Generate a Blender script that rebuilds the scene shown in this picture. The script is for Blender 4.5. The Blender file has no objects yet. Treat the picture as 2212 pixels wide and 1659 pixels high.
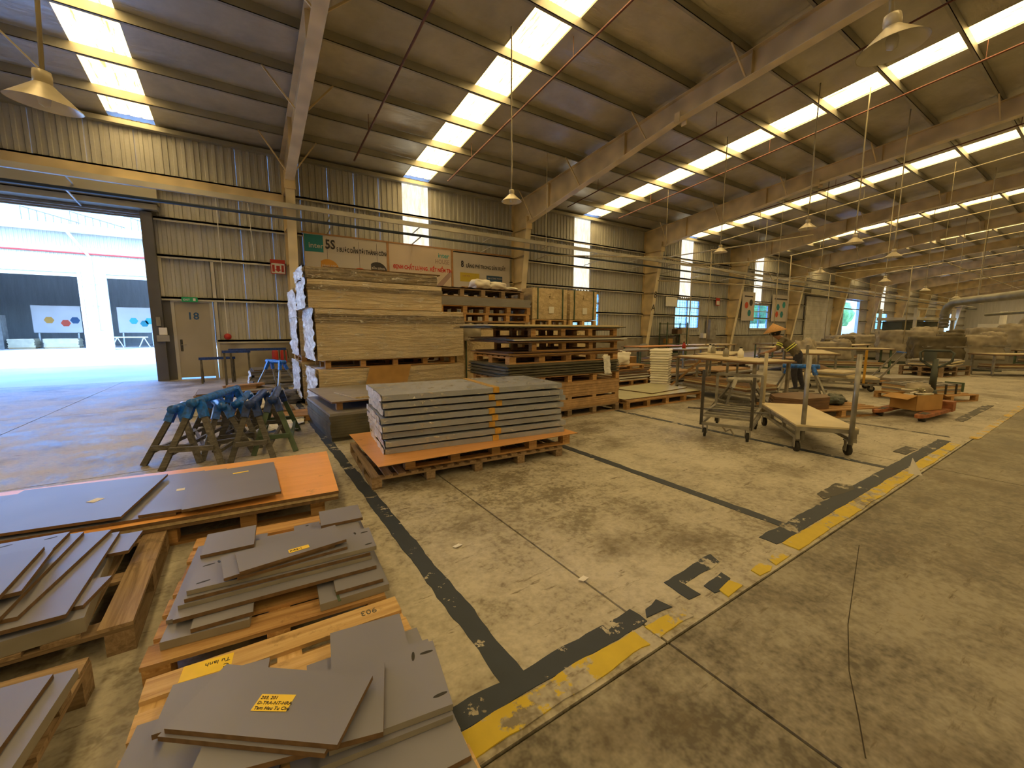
import bpy, bmesh, math, random
from mathutils import Vector, Matrix, noise
R = math.radians
random.seed(7)
S = bpy.context.scene
COL = S.collection

# ------------------------------------------------------------------ camera
cam_d = bpy.data.cameras.new('camera'); cam = bpy.data.objects.new('camera', cam_d); COL.objects.link(cam)
cam_d.sensor_width = 36.0; cam_d.lens = 880.0 / 2212.0 * 36.0; cam_d.clip_end = 400
cam.location = (0, 0, 1.45); cam.rotation_euler = (R(90 - 7.4), 0, R(-33.4))
S.camera = cam
# ------------------------------------------------------------------ world, sun, exposure
SKYLIGHT = 5.0
PANEL = 0.7
W = bpy.data.worlds.new('World'); S.world = W; W.use_nodes = True
wn = W.node_tree.nodes; wl = W.node_tree.links
sky = wn.new('ShaderNodeTexSky'); sky.sky_type = 'NISHITA'; sky.sun_disc = False
sky.sun_elevation = R(43); sky.sun_rotation = R(180); sky.air_density = 1.0; sky.dust_density = 2.0
bgn = wn['Background']; bgn.inputs[1].default_value = 0.80
tint = wn.new('ShaderNodeMix'); tint.data_type = 'RGBA'; tint.blend_type = 'MULTIPLY'; tint.inputs[0].default_value = 1.0
tint.inputs[7].default_value = (0.46, 0.81, 1.42, 1)
wl.new(sky.outputs[0], tint.inputs[6]); wl.new(tint.outputs[2], bgn.inputs[0])
sun_d = bpy.data.lights.new('sun', 'SUN'); sun_d.energy = 3.8; sun_d.angle = R(0.6); sun_d.color = (0.78, 0.90, 1.0)
sun = bpy.data.objects.new('sun', sun_d); COL.objects.link(sun)
sun.rotation_euler = Vector((0.22, 0.72, -0.66)).to_track_quat('-Z', 'Y').to_euler()
sun.location = (-10, -30, 40)
S.view_settings.view_transform = 'Standard'; S.view_settings.look = 'None'
S.view_settings.exposure = 0.95; S.view_settings.gamma = 1.0; S.view_settings.use_curve_mapping = False
try:
    S.cycles.use_denoising = True; S.cycles.adaptive_threshold = 0.18
    S.cycles.max_bounces = 4; S.cycles.diffuse_bounces = 3; S.cycles.glossy_bounces = 2; S.cycles.transparent_max_bounces = 6
    S.cycles.caustics_reflective = False; S.cycles.caustics_refractive = False
    S.cycles.sample_clamp_indirect = 6.0
except Exception:
    pass

# ------------------------------------------------------------------ materials
def new_mat(name):
    m = bpy.data.materials.new(name); m.use_nodes = True
    nt = m.node_tree
    return m, nt.nodes, nt.links, nt.nodes['Principled BSDF']
def ramp(n, l, fac, stops):
    r = n.new('ShaderNodeValToRGB'); e = r.color_ramp.elements
    while len(e) < len(stops): e.new(0.5)
    for k, (p, c) in enumerate(stops):
        e[k].position = p; e[k].color = (*c, 1) if len(c) == 3 else c
    if fac is not None: l.new(fac, r.inputs[0])
    return r
def mixc(n, l, fac, a, b, mode='MIX'):
    m = n.new('ShaderNodeMix'); m.data_type = 'RGBA'; m.blend_type = mode
    for sock, v in ((m.inputs[0], fac), (m.inputs[6], a), (m.inputs[7], b)):
        if hasattr(v, 'is_linked') or hasattr(v, 'links'): l.new(v, sock)
        elif isinstance(v, (int, float)): sock.default_value = v
        else: sock.default_value = (*v, 1)
    return m.outputs[2]
def nz(n, l, vec, scale, detail=4, rough=0.55, dist=0.0):
    t = n.new('ShaderNodeTexNoise'); t.inputs['Scale'].default_value = scale; t.inputs['Detail'].default_value = detail
    t.inputs['Roughness'].default_value = rough; t.inputs['Distortion'].default_value = dist
    if vec is not None: l.new(vec, t.inputs['Vector'])
    return t.outputs[0]
def mapping(n, l, src, scale=(1, 1, 1), rot=(0, 0, 0)):
    mp = n.new('ShaderNodeMapping'); mp.inputs['Scale'].default_value = scale; mp.inputs['Rotation'].default_value = rot
    l.new(src, mp.inputs[0]); return mp.outputs[0]
def bump(n, l, h, strength, dist=0.01):
    b = n.new('ShaderNodeBump'); b.inputs['Strength'].default_value = strength; b.inputs['Distance'].default_value = dist
    l.new(h, b.inputs['Height']); return b.outputs[0]
def plain(name, col, rough=0.6, metal=0.0, var=0.12, scale=6.0, coat=0.0):
    m, n, l, b = new_mat(name)
    tc = n.new('ShaderNodeNewGeometry')
    f = nz(n, l, tc.outputs['Position'], scale, 1)
    lo = tuple(c * (1 - var) for c in col); hi = tuple(min(1, c * (1 + var)) for c in col)
    r = ramp(n, l, f, [(0.3, lo), (0.7, hi)])
    l.new(r.outputs[0], b.inputs['Base Color'])
    b.inputs['Roughness'].default_value = rough; b.inputs['Metallic'].default_value = metal
    if coat: b.inputs['Coat Weight'].default_value = coat; b.inputs['Coat Roughness'].default_value = 0.1
    return m
def concrete_color(n, l, pos, base=((0.19, 0.168, 0.128), (0.37, 0.345, 0.29), (0.50, 0.475, 0.41))):
    big = nz(n, l, pos, 0.55, 2, 0.6); mid = nz(n, l, pos, 3.2, 4, 0.65); fine = nz(n, l, pos, 22.0, 2, 0.7)
    a = n.new('ShaderNodeMath'); a.operation = 'MULTIPLY_ADD'; l.new(big, a.inputs[0]); a.inputs[1].default_value = 0.9
    l.new(mid, a.inputs[2])
    a2 = n.new('ShaderNodeMath'); a2.operation = 'MULTIPLY_ADD'; l.new(fine, a2.inputs[0]); a2.inputs[1].default_value = 0.75; l.new(a.outputs[0], a2.inputs[2])
    mr = n.new('ShaderNodeMapRange'); l.new(a2.outputs[0], mr.inputs[0]); mr.inputs[1].default_value = 1.02; mr.inputs[2].default_value = 1.62
    r = ramp(n, l, mr.outputs[0], [(0.12, base[0]), (0.42, base[1]), (0.85, base[2])])
    # dark oily patches with their own outlines
    pat = nz(n, l, pos, 0.9, 6, 0.72, 0.0)
    pr = ramp(n, l, pat, [(0.52, (0, 0, 0)), (0.68, (1, 1, 1))])
    st = nz(n, l, mapping(n, l, pos, (1.4, 7.0, 1.0), (0, 0, R(24))), 2.2, 4, 0.75)
    sr = ramp(n, l, st, [(0.60, (0, 0, 0)), (0.70, (1, 1, 1))])
    c1 = mixc(n, l, sr.outputs[0], r.outputs[0], (0.13, 0.105, 0.07))
    mm = n.new('ShaderNodeMath'); mm.operation = 'MULTIPLY'; l.new(pr.outputs[0], mm.inputs[0]); mm.inputs[1].default_value = 0.7
    return mixc(n, l, mm.outputs[0], c1, (0.095, 0.07, 0.04)), mr.outputs[0], fine
def concrete(name, **k):
    m, n, l, b = new_mat(name)
    g = n.new('ShaderNodeNewGeometry')
    c, h, fine = concrete_color(n, l, g.outputs['Position'], **k)
    l.new(c, b.inputs['Base Color'])
    rr = ramp(n, l, h, [(0.1, (0.42,) * 3), (0.8, (0.72,) * 3)]); l.new(rr.outputs[0], b.inputs['Roughness'])
    return m
def floor_paint(name, col, lo, hi, scale=5.0):
    m, n, l, b = new_mat(name)
    g = n.new('ShaderNodeNewGeometry'); pos = g.outputs['Position']
    c, h, fine = concrete_color(n, l, pos)
    w = nz(n, l, pos, scale, 5, 0.7)
    msk = ramp(n, l, w, [(lo, (1, 1, 1)), (hi, (0, 0, 0))])
    v = nz(n, l, pos, 9, 4)
    pc = mixc(n, l, v, tuple(x * 0.8 for x in col), tuple(min(1, x * 1.2) for x in col))
    l.new(mixc(n, l, msk.outputs[0], c, pc), b.inputs['Base Color'])
    b.inputs['Roughness'].default_value = 0.55
    return m
def wood(name, dark, mid, light, rough=0.75, grain=1.0):
    m, n, l, b = new_mat(name)
    t = n.new('ShaderNodeTexCoord'); oi = n.new('ShaderNodeObjectInfo')
    add = n.new('ShaderNodeVectorMath'); add.operation = 'ADD'
    sc = n.new('ShaderNodeVectorMath'); sc.operation = 'SCALE'; sc.inputs[0].default_value = (13, 7, 5); l.new(oi.outputs['Random'], sc.inputs[3])
    l.new(t.outputs['Object'], add.inputs[0]); l.new(sc.outputs[0], add.inputs[1])
    v = mapping(n, l, add.outputs[0], (1.2, 22 * grain, 22 * grain))
    f = nz(n, l, v, 1.6, 6, 0.65, 0.6)
    r = ramp(n, l, f, [(0.30, dark), (0.5, mid), (0.72, light)])
    kn = nz(n, l, add.outputs[0], 5.0, 5, 0.7)
    kr = ramp(n, l, kn, [(0.60, (0, 0, 0)), (0.75, (1, 1, 1))])
    c = mixc(n, l, kr.outputs[0], r.outputs[0], tuple(x * 0.45 for x in dark))
    hv = n.new('ShaderNodeHueSaturation'); l.new(c, hv.inputs['Color'])
    ma = n.new('ShaderNodeMapRange'); l.new(oi.outputs['Random'], ma.inputs[0]); ma.inputs[3].default_value = 0.72; ma.inputs[4].default_value = 1.2
    l.new(ma.outputs[0], hv.inputs['Value'])
    l.new(hv.outputs[0], b.inputs['Base Color']); b.inputs['Roughness'].default_value = rough
    l.new(bump(n, l, f, 0.35, 0.004), b.inputs['Normal'])
    return m
def film_wrap(name, lo, hi, sx=2.2, sz=20, gloss=0.09):
    m, n, l, b = new_mat(name)
    t = n.new('ShaderNodeTexCoord')
    v = mapping(n, l, t.outputs['Object'], (sx, sx, sz), (0, R(3), 0))
    f = nz(n, l, v, 1.0, 6, 0.65, 0.5)
    lay = n.new('ShaderNodeTexWave'); lay.wave_type = 'BANDS'; lay.bands_direction = 'Z'; lay.inputs['Scale'].default_value = 9.0
    lay.inputs['Distortion'].default_value = 1.5; l.new(t.outputs['Object'], lay.inputs[0])
    r = ramp(n, l, f, [(0.35, lo), (0.62, hi)])
    c = mixc(n, l, 0.08, r.outputs[0], lay.outputs[0], 'MULTIPLY')
    l.new(c, b.inputs['Base Color']); b.inputs['Roughness'].default_value = 0.5
    b.inputs['Coat Weight'].default_value = 0.9; b.inputs['Coat Roughness'].default_value = gloss
    nrm = bump(n, l, f, 1.0, 0.05); l.new(nrm, b.inputs['Normal']); l.new(nrm, b.inputs['Coat Normal'])
    return m
def white_film(name):
    m, n, l, b = new_mat(name)
    t = n.new('ShaderNodeTexCoord'); f = nz(n, l, mapping(n, l, t.outputs['Object'], (14, 14, 22)), 1.0, 5, 0.7, 0.8)
    r = ramp(n, l, f, [(0.3, (0.55, 0.56, 0.58)), (0.6, (0.86, 0.87, 0.88))])
    l.new(r.outputs[0], b.inputs['Base Color']); b.inputs['Roughness'].default_value = 0.25
    l.new(bump(n, l, f, 0.8, 0.012), b.inputs['Normal']); return m
def clear_film(name):
    m, n, l, b = new_mat(name); n.remove(b)
    o = n['Material Output']; t = n.new('ShaderNodeTexCoord')
    f = nz(n, l, mapping(n, l, t.outputs['Object'], (9, 9, 16), (0, 0, R(15))), 1.0, 5, 0.7, 1.2)
    tr = n.new('ShaderNodeBsdfTransparent'); gl = n.new('ShaderNodeBsdfGlossy'); gl.inputs['Roughness'].default_value = 0.12
    gl.inputs['Color'].default_value = (0.9, 0.92, 0.95, 1)
    l.new(bump(n, l, f, 1.0, 0.03), gl.inputs['Normal'])
    r = ramp(n, l, f, [(0.53, (0.04,) * 3), (0.68, (0.7,) * 3)])
    mx = n.new('ShaderNodeMixShader'); l.new(r.outputs[0], mx.inputs[0]); l.new(tr.outputs[0], mx.inputs[1]); l.new(gl.outputs[0], mx.inputs[2])
    l.new(mx.outputs[0], o.inputs[0]); return m
def emit_panel(name, col, strength, stain, sx=16):
    """daylight-lit translucent sheet with dust lines along its ribs"""
    m, n, l, b = new_mat(name); n.remove(b); o = n['Material Output']
    t = n.new('ShaderNodeNewGeometry'); pos = t.outputs['Position']
    f = nz(n, l, mapping(n, l, pos, (sx, 1.4, 1.4)), 1.1, 3, 0.75)
    r = ramp(n, l, f, [(0.40, col), (0.66, tuple(a * c for a, c in zip(col, stain)))])
    e = n.new('ShaderNodeEmission'); l.new(r.outputs[0], e.inputs[0]); e.inputs[1].default_value = strength
    l.new(e.outputs[0], o.inputs[0]); return m
def foil(name):
    m, n, l, b = new_mat(name)
    t = n.new('ShaderNodeNewGeometry'); pos = t.outputs['Position']
    f = nz(n, l, mapping(n, l, pos, (0.5, 1.6, 1.0), (0, 0, R(12))), 1.1, 4, 0.6, 0.4)
    d = nz(n, l, pos, 0.7, 5, 0.6)
    r = ramp(n, l, d, [(0.35, (0.45, 0.43, 0.36)), (0.65, (0.64, 0.61, 0.53))]); l.new(r.outputs[0], b.inputs['Base Color'])
    b.inputs['Metallic'].default_value = 0.38
    rr = ramp(n, l, d, [(0.3, (0.5,) * 3), (0.7, (0.3,) * 3)]); l.new(rr.outputs[0], b.inputs['Roughness'])
    l.new(bump(n, l, f, 0.35, 0.12), b.inputs['Normal']); return m
def tinted_glass(name):
    m, n, l, b = new_mat(name); n.remove(b); o = n['Material Output']
    tr = n.new('ShaderNodeBsdfTransparent'); tr.inputs[0].default_value = (0.68, 0.88, 0.96, 1)
    gl = n.new('ShaderNodeBsdfGlossy'); gl.inputs['Roughness'].default_value = 0.05
    mx = n.new('ShaderNodeMixShader'); mx.inputs[0].default_value = 0.06; l.new(tr.outputs[0], mx.inputs[1]); l.new(gl.outputs[0], mx.inputs[2])
    l.new(mx.outputs[0], o.inputs[0]); return m
def wall_sheet(name, a, b_):
    m, n, l, b = new_mat(name)
    t = n.new('ShaderNodeNewGeometry'); pos = t.outputs['Position']
    f = nz(n, l, mapping(n, l, pos, (3.0, 3.0, 0.35)), 1.3, 6, 0.65); g = nz(n, l, pos, 18, 3)
    r = ramp(n, l, f, [(0.3, a), (0.7, b_)]); c = mixc(n, l, 0.15, r.outputs[0], g, 'MULTIPLY')
    l.new(c, b.inputs['Base Color']); b.inputs['Roughness'].default_value = 0.75; b.inputs['Specular IOR Level'].default_value = 0.25
    return m

M = {}
M['concrete'] = concrete('concrete')
M['aisle'] = concrete('dark_aisle_concrete', base=((0.08, 0.069, 0.05), (0.185, 0.167, 0.13), (0.31, 0.287, 0.23)))  # same concrete pattern on a darker base, for the aisle slabs
M['yard'] = plain('yard_concrete', (0.62, 0.60, 0.57), 0.85, 0, 0.1, 0.6)
M['joint'] = plain('joint_dirt', (0.04, 0.033, 0.022), 0.95)
M['dark_paint'] = floor_paint('dark_floor_paint', (0.022, 0.034, 0.058), 0.59, 0.61)
M['dark_paint_worn'] = floor_paint('worn_dark_floor_paint', (0.045, 0.046, 0.048), 0.53, 0.60)
M['yellow_paint'] = floor_paint('yellow_floor_paint', (0.54, 0.41, 0.03), 0.52, 0.56)
M['yellow_paint_worn'] = floor_paint('worn_yellow_floor_paint', (0.6, 0.4, 0.05), 0.45, 0.50)
M['sheet'] = wall_sheet('painted_wall_sheet', (0.46, 0.46, 0.445), (0.58, 0.58, 0.565))
M['plaster'] = plain('plaster_base', (0.30, 0.275, 0.23), 0.85, 0, 0.25, 2.0)
M['tan'] = plain('tan_steel_paint', (0.70, 0.57, 0.34), 0.55, 0.0, 0.22, 1.6)
M['tan_pale'] = plain('pale_steel_paint', (0.80, 0.70, 0.50), 0.5, 0.0, 0.15, 2.0)
M['purlin'] = plain('galvanised_purlin', (0.38, 0.37, 0.31), 0.45, 0.3, 0.15, 1.2)
M['girt'] = plain('girt_steel', (0.52, 0.51, 0.46), 0.5, 0.2, 0.15, 1.5)
M['grey_steel'] = plain('grey_steel', (0.30, 0.29, 0.26), 0.4, 0.5, 0.25, 9.0)
M['dark_steel'] = plain('dark_steel', (0.075, 0.07, 0.06), 0.5, 0.4, 0.3, 9.0)
M['green_steel'] = plain('green_painted_steel', (0.07, 0.115, 0.075), 0.5, 0.1, 0.3, 6.0)
M['red_pipe'] = plain('rust_red_pipe', (0.16, 0.055, 0.035), 0.5, 0.1, 0.2, 3.0)
M['blue_pipe'] = plain('dark_blue_pipe', (0.03, 0.045, 0.06), 0.5, 0.1, 0.2, 3.0)
M['conduit'] = plain('pale_conduit', (0.42, 0.37, 0.26), 0.5, 0.1, 0.2, 3.0)
M['foil'] = foil('foil_insulation')
M['skylight'] = emit_panel('skylight_sheet', (1.0, 0.775, 0.345), SKYLIGHT, (0.62, 0.36, 0.12))
M['wall_panel'] = emit_panel('translucent_wall_sheet', (1.0, 0.95, 0.80), PANEL, (0.75, 0.72, 0.62), 8)
M['glass'] = tinted_glass('tinted_glass')
M['wood'] = wood('pallet_wood', (0.30, 0.15, 0.055), (0.47, 0.27, 0.11), (0.62, 0.41, 0.19))
M['wood_old'] = wood('old_pallet_wood', (0.16, 0.105, 0.06), (0.28, 0.195, 0.12), (0.40, 0.295, 0.19))
M['wood_pale'] = wood('pale_pallet_wood', (0.45, 0.28, 0.12), (0.62, 0.42, 0.20), (0.74, 0.54, 0.29))
M['wood_grey'] = wood('weathered_wood', (0.06, 0.058, 0.055), (0.11, 0.105, 0.10), (0.20, 0.19, 0.175))
M['orange'] = wood('orange_laminate', (0.66, 0.32, 0.11), (0.72, 0.36, 0.13), (0.78, 0.40, 0.15), 0.4, 0.5)
M['grey_board'] = plain('grey_laminate', (0.205, 0.21, 0.28), 0.42, 0, 0.06, 3.0)
M['grey_board2'] = plain('grey_laminate_dusty', (0.26, 0.25, 0.25), 0.5, 0, 0.1, 4.0)
M['edge_brown'] = plain('raw_board_edge', (0.155, 0.095, 0.05), 0.8, 0, 0.2, 30)
M['edge_grey'] = plain('banded_edge', (0.27, 0.25, 0.22), 0.5, 0, 0.1, 9)
M['edge_pale'] = plain('pale_board_edge', (0.50, 0.40, 0.25), 0.8, 0, 0.2, 30)
M['mdf'] = plain('raw_mdf', (0.42, 0.27, 0.14), 0.8, 0, 0.15, 12)
M['dark_board'] = plain('dark_grey_sheet', (0.105, 0.098, 0.072), 0.55, 0, 0.25, 5)
M['brown_board'] = plain('dark_brown_board', (0.15, 0.085, 0.05), 0.5, 0, 0.2, 5)
M['green_board'] = plain('pale_green_board', (0.46, 0.45, 0.30), 0.4, 0, 0.08, 3)
M['pale_board'] = plain('pale_cream_board', (0.62, 0.54, 0.36), 0.5, 0, 0.1, 3)
M['wrap'] = film_wrap('film_wrapped_boards', (0.56, 0.43, 0.25), (0.78, 0.64, 0.42))
M['wrap_dark'] = film_wrap('film_wrapped_dark', (0.09, 0.062, 0.032), (0.33, 0.245, 0.13))
M['kraft'] = film_wrap('wrapped_kraft', (0.52, 0.40, 0.23), (0.70, 0.56, 0.34), 5.0, 7.0, 0.2)
M['film'] = white_film('crumpled_white_film')
M['clear'] = clear_film('clear_stretch_film')
M['pack'] = plain('grey_pack', (0.30, 0.335, 0.44), 0.35, 0, 0.08, 5)
M['tape'] = plain('brown_tape', (0.55, 0.33, 0.07), 0.3, 0, 0.15, 20)
M['card'] = plain('cardboard', (0.45, 0.26, 0.09), 0.8, 0, 0.1, 6)
M['paper_yellow'] = plain('yellow_paper', (0.85, 0.62, 0.05), 0.6, 0, 0.04, 20)
M['paper'] = plain('white_paper', (0.75, 0.74, 0.70), 0.7, 0, 0.03, 20)
M['ink'] = plain('black_ink', (0.02, 0.02, 0.02), 0.6, 0, 0, 3)
M['foam'] = plain('white_foam', (0.88, 0.86, 0.80), 0.8, 0, 0.05, 5)
M['blue_tarp'] = plain('blue_wrap', (0.012, 0.14, 0.62), 0.35, 0, 0.45, 22)
M['navy_tarp'] = plain('navy_wrap', (0.012, 0.045, 0.22), 0.35, 0, 0.5, 26)
M['rubber'] = plain('black_rubber', (0.025, 0.023, 0.02), 0.7, 0, 0.2, 9)
M['red'] = plain('red_paint', (0.45, 0.03, 0.025), 0.4, 0, 0.1, 9)
M['orange_red'] = plain('rusty_orange', (0.32, 0.12, 0.05), 0.6, 0, 0.3, 12)
M['green_sign'] = plain('green_sign', (0.01, 0.33, 0.14), 0.4, 0, 0.03, 9)
M['white'] = plain('white_paint', (0.78, 0.78, 0.76), 0.5, 0, 0.04, 4)
M['cream'] = plain('cream_cladding', (0.40, 0.38, 0.29), 0.5, 0, 0.05, 1)
M['door'] = plain('door_grey', (0.40, 0.365, 0.29), 0.5, 0, 0.08, 1.5)
M['door_dark'] = plain('dark_panel', (0.11, 0.11, 0.115), 0.5, 0.1, 0.15, 1.5)
M['shade'] = plain('lamp_shade_enamel', (0.60, 0.54, 0.40), 0.35, 0.1, 0.1, 9)
M['shade_in'] = plain('lamp_shade_inside', (0.70, 0.68, 0.62), 0.3, 0.2, 0.05, 9)
M['banner'] = plain('banner_white', (0.58, 0.54, 0.51), 0.6, 0, 0.04, 1)
M['banner_warm'] = plain('banner_peach', (0.62, 0.52, 0.44), 0.6, 0, 0.08, 0.8)
M['banner_frame'] = plain('banner_frame', (0.40, 0.22, 0.10), 0.6, 0, 0.1, 6)
M['teal'] = plain('teal_print', (0.015, 0.22, 0.26), 0.6, 0, 0.04, 3)
M['teal_light'] = plain('light_teal_print', (0.04, 0.38, 0.44), 0.6, 0, 0.04, 3)
M['amber'] = plain('amber_print', (0.60, 0.29, 0.045), 0.6, 0, 0.04, 3)
M['red_print'] = plain('red_print', (0.58, 0.075, 0.03), 0.6, 0, 0.04, 3)
M['red_text'] = plain('red_lettering', (0.62, 0.02, 0.02), 0.6, 0, 0.02, 3)
M['black_print'] = plain('black_print', (0.035, 0.033, 0.045), 0.6, 0, 0.04, 3)
M['navy_print'] = plain('navy_print', (0.02, 0.07, 0.16), 0.6, 0, 0.04, 3)
M['yellow_print'] = plain('yellow_print', (0.55, 0.42, 0.05), 0.6, 0, 0.04, 3)
M['pink_print'] = plain('mauve_print', (0.36, 0.25, 0.24), 0.6, 0, 0.04, 3)
M['blue_num'] = plain('blue_numeral', (0.03, 0.10, 0.24), 0.6, 0, 0.02, 3)
M['tarp'] = plain('dusty_tarp', (0.36, 0.32, 0.25), 0.85, 0, 0.3, 4)
M['tarp_dark'] = plain('dark_dusty_cover', (0.13, 0.11, 0.07), 0.85, 0, 0.35, 4)
M['machine'] = plain('machine_grey', (0.30, 0.29, 0.26), 0.5, 0.1, 0.2, 3)
M['machine_dark'] = plain('machine_dark', (0.07, 0.085, 0.075), 0.5, 0.1, 0.3, 3)
M['duct'] = plain('duct_metal', (0.34, 0.335, 0.28), 0.4, 0.5, 0.2, 3)
M['skin'] = plain('skin', (0.42, 0.24, 0.15), 0.6, 0, 0.08, 20)
M['shirt'] = plain('brown_grey_shirt', (0.16, 0.135, 0.095), 0.85, 0, 0.2, 20)
M['trousers'] = plain('navy_trousers', (0.03, 0.03, 0.045), 0.85, 0, 0.2, 20)
M['straw'] = plain('straw_hat', (0.72, 0.42, 0.19), 0.8, 0, 0.1, 30)
M['hivis'] = plain('lime_stripe', (0.75, 0.85, 0.15), 0.5, 0, 0.05, 30)
M['leaf'] = plain('leaf_green', (0.06, 0.16, 0.04), 0.8, 0, 0.4, 1.5)
M['amber_post'] = plain('amber_painted_post', (0.55, 0.30, 0.03), 0.5, 0, 0.1, 9)

# ------------------------------------------------------------------ mesh helpers
ORD = ['first', 'second', 'third', 'fourth', 'fifth', 'sixth', 'seventh', 'eighth', 'ninth', 'tenth', 'eleventh', 'twelfth', 'thirteenth']
class MB:
    def __init__(s): s.v = []; s.f = []; s.mi = []
    def quad(s, a, b, c, d, mi=0):
        k = len(s.v); s.v += [tuple(a), tuple(b), tuple(c), tuple(d)]; s.f.append((k, k + 1, k + 2, k + 3)); s.mi.append(mi)
        return s
    def prism(s, poly, z0, z1, mi=0, mi_side=None):
        """poly: list of xy, counter-clockwise"""
        k = len(s.v); n = len(poly)
        s.v += [(x, y, z0) for x, y in poly] + [(x, y, z1) for x, y in poly]
        s.f.append(tuple(range(k + n - 1, k - 1, -1))); s.mi.append(mi)
        s.f.append(tuple(range(k + n, k + 2 * n))); s.mi.append(mi)
        for i in range(n):
            j = (i + 1) % n
            s.f.append((k + i, k + j, k + n + j, k + n + i)); s.mi.append(mi if mi_side is None else mi_side)
        return s
    def box(s, x0, x1, y0, y1, z0, z1, mi=0, mi_side=None):
        return s.prism([(x0, y0), (x1, y0), (x1, y1), (x0, y1)], z0, z1, mi, mi_side)
    def bar(s, p, q, w, h=None, up=(0, 0, 1), mi=0):
        """rectangular bar from p to q: w across, h along up"""
        h = h or w; p = Vector(p); q = Vector(q); d = (q - p).normalized(); up = Vector(up)
        if abs(d.dot(up)) > 0.98: up = Vector((1, 0, 0))
        a = d.cross(up).normalized() * w / 2; b = a.cross(d).normalized() * h / 2
        k = len(s.v)
        for c in (p, q): s.v += [tuple(c - a - b), tuple(c + a - b), tuple(c + a + b), tuple(c - a + b)]
        for f in ((0, 3, 2, 1), (4, 5, 6, 7), (0, 1, 5, 4), (1, 2, 6, 5), (2, 3, 7, 6), (3, 0, 4, 7)):
            s.f.append(tuple(k + i for i in f)); s.mi.append(mi)
        return s
    def tube(s, pts, r, n=8, mi=0):
        pts = [Vector(p) for p in pts]; rings = []
        prev = None
        for i, p in enumerate(pts):
            d = (pts[min(i + 1, len(pts) - 1)] - pts[max(i - 1, 0)]).normalized()
            up = Vector((0, 0, 1)) if abs(d.z) < 0.95 else Vector((1, 0, 0))
            a = d.cross(up).normalized(); b = a.cross(d).normalized()
            rr = r[i] if isinstance(r, (list, tuple)) else r
            k = len(s.v)
            for t in range(n):
                an = 2 * math.pi * t / n; s.v.append(tuple(p + (a * math.cos(an) + b * math.sin(an)) * rr))
            rings.append(k)
        for i in range(len(rings) - 1):
            for t in range(n):
                u = (t + 1) % n
                s.f.append((rings[i] + t, rings[i] + u, rings[i + 1] + u, rings[i + 1] + t)); s.mi.append(mi)
        s.f.append(tuple(rings[0] + t for t in range(n))[::-1]); s.mi.append(mi)
        s.f.append(tuple(rings[-1] + t for t in range(n))); s.mi.append(mi)
        return s
    def lathe(s, prof, n=24, c=(0, 0, 0), mi=0):
        k = len(s.v)
        for r, z in prof:
            for t in range(n):
                a = 2 * math.pi * t / n; s.v.append((c[0] + r * math.cos(a), c[1] + r * math.sin(a), c[2] + z))
        for i in range(len(prof) - 1):
            for t in range(n):
                u = (t + 1) % n
                s.f.append((k + i * n + t, k + i * n + u, k + (i + 1) * n + u, k + (i + 1) * n + t)); s.mi.append(mi)
        return s
    def mesh(s, name, mats, smooth=False):
        me = bpy.data.meshes.new(name); me.from_pydata(s.v, [], s.f)
        for m in (mats if isinstance(mats, (list, tuple)) else [mats]): me.materials.append(m)
        if any(s.mi): me.polygons.foreach_set('material_index', s.mi)
        if smooth: me.polygons.foreach_set('use_smooth', [True] * len(me.polygons))
        me.update(); return me
    def build(s, name, mats, parent=None, smooth=False, loc=None):
        return link(name, s.mesh(name, mats, smooth), parent, loc)
def link(name, me, parent=None, loc=None, rot=None):
    o = bpy.data.objects.new(name, me); COL.objects.link(o)
    if parent is not None: o.parent = parent
    if loc is not None: o.location = loc
    if rot is not None: o.rotation_euler = rot
    return o
def tag(o, label=None, cat=None, group=None, kind=None):
    if label: o['label'] = label
    if cat: o['category'] = cat
    if group: o['group'] = group
    if kind: o['kind'] = kind
    return o
def thing(name, label, cat, loc=(0, 0, 0), rz=0.0, group=None, kind=None):
    o = bpy.data.objects.new(name, None); COL.objects.link(o); o.location = loc; o.rotation_euler = (0, 0, R(rz)); o.empty_display_size = 0.1
    return tag(o, label, cat, group, kind)
def copy_tree(o, parent=None):
    c = o.copy(); COL.objects.link(c); c.parent = parent
    for ch in list(o.children): copy_tree(ch, c)
    return c
CACHE = {}
def cbox(lx, ly, lz, mat):
    """shared box mesh centred in xy, from z=0 to lz"""
    key = (round(lx, 3), round(ly, 3), round(lz, 3), mat)
    if key not in CACHE:
        b = MB(); b.box(-lx / 2, lx / 2, -ly / 2, ly / 2, 0, lz); CACHE[key] = b.mesh('piece', M[mat])
    return CACHE[key]
def text(body, size, mat, parent, loc, rot=(R(90), 0, 0), align='LEFT', sx=1.0, bold=0.0, name='lettering'):
    cu = bpy.data.curves.new(name, 'FONT'); cu.body = body; cu.size = size; cu.align_x = align; cu.offset = bold
    cu.materials.append(M[mat]); cu.resolution_u = 2; cu.extrude = 0.0008
    tmp = bpy.data.objects.new('tmp_text', cu); COL.objects.link(tmp)
    dg = bpy.context.evaluated_depsgraph_get(); me = bpy.data.meshes.new_from_object(tmp.evaluated_get(dg))
    bpy.data.objects.remove(tmp); bpy.data.curves.remove(cu)
    o = link(name, me, parent, loc, rot); o.scale = (sx, 1, 1)
    return o
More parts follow.
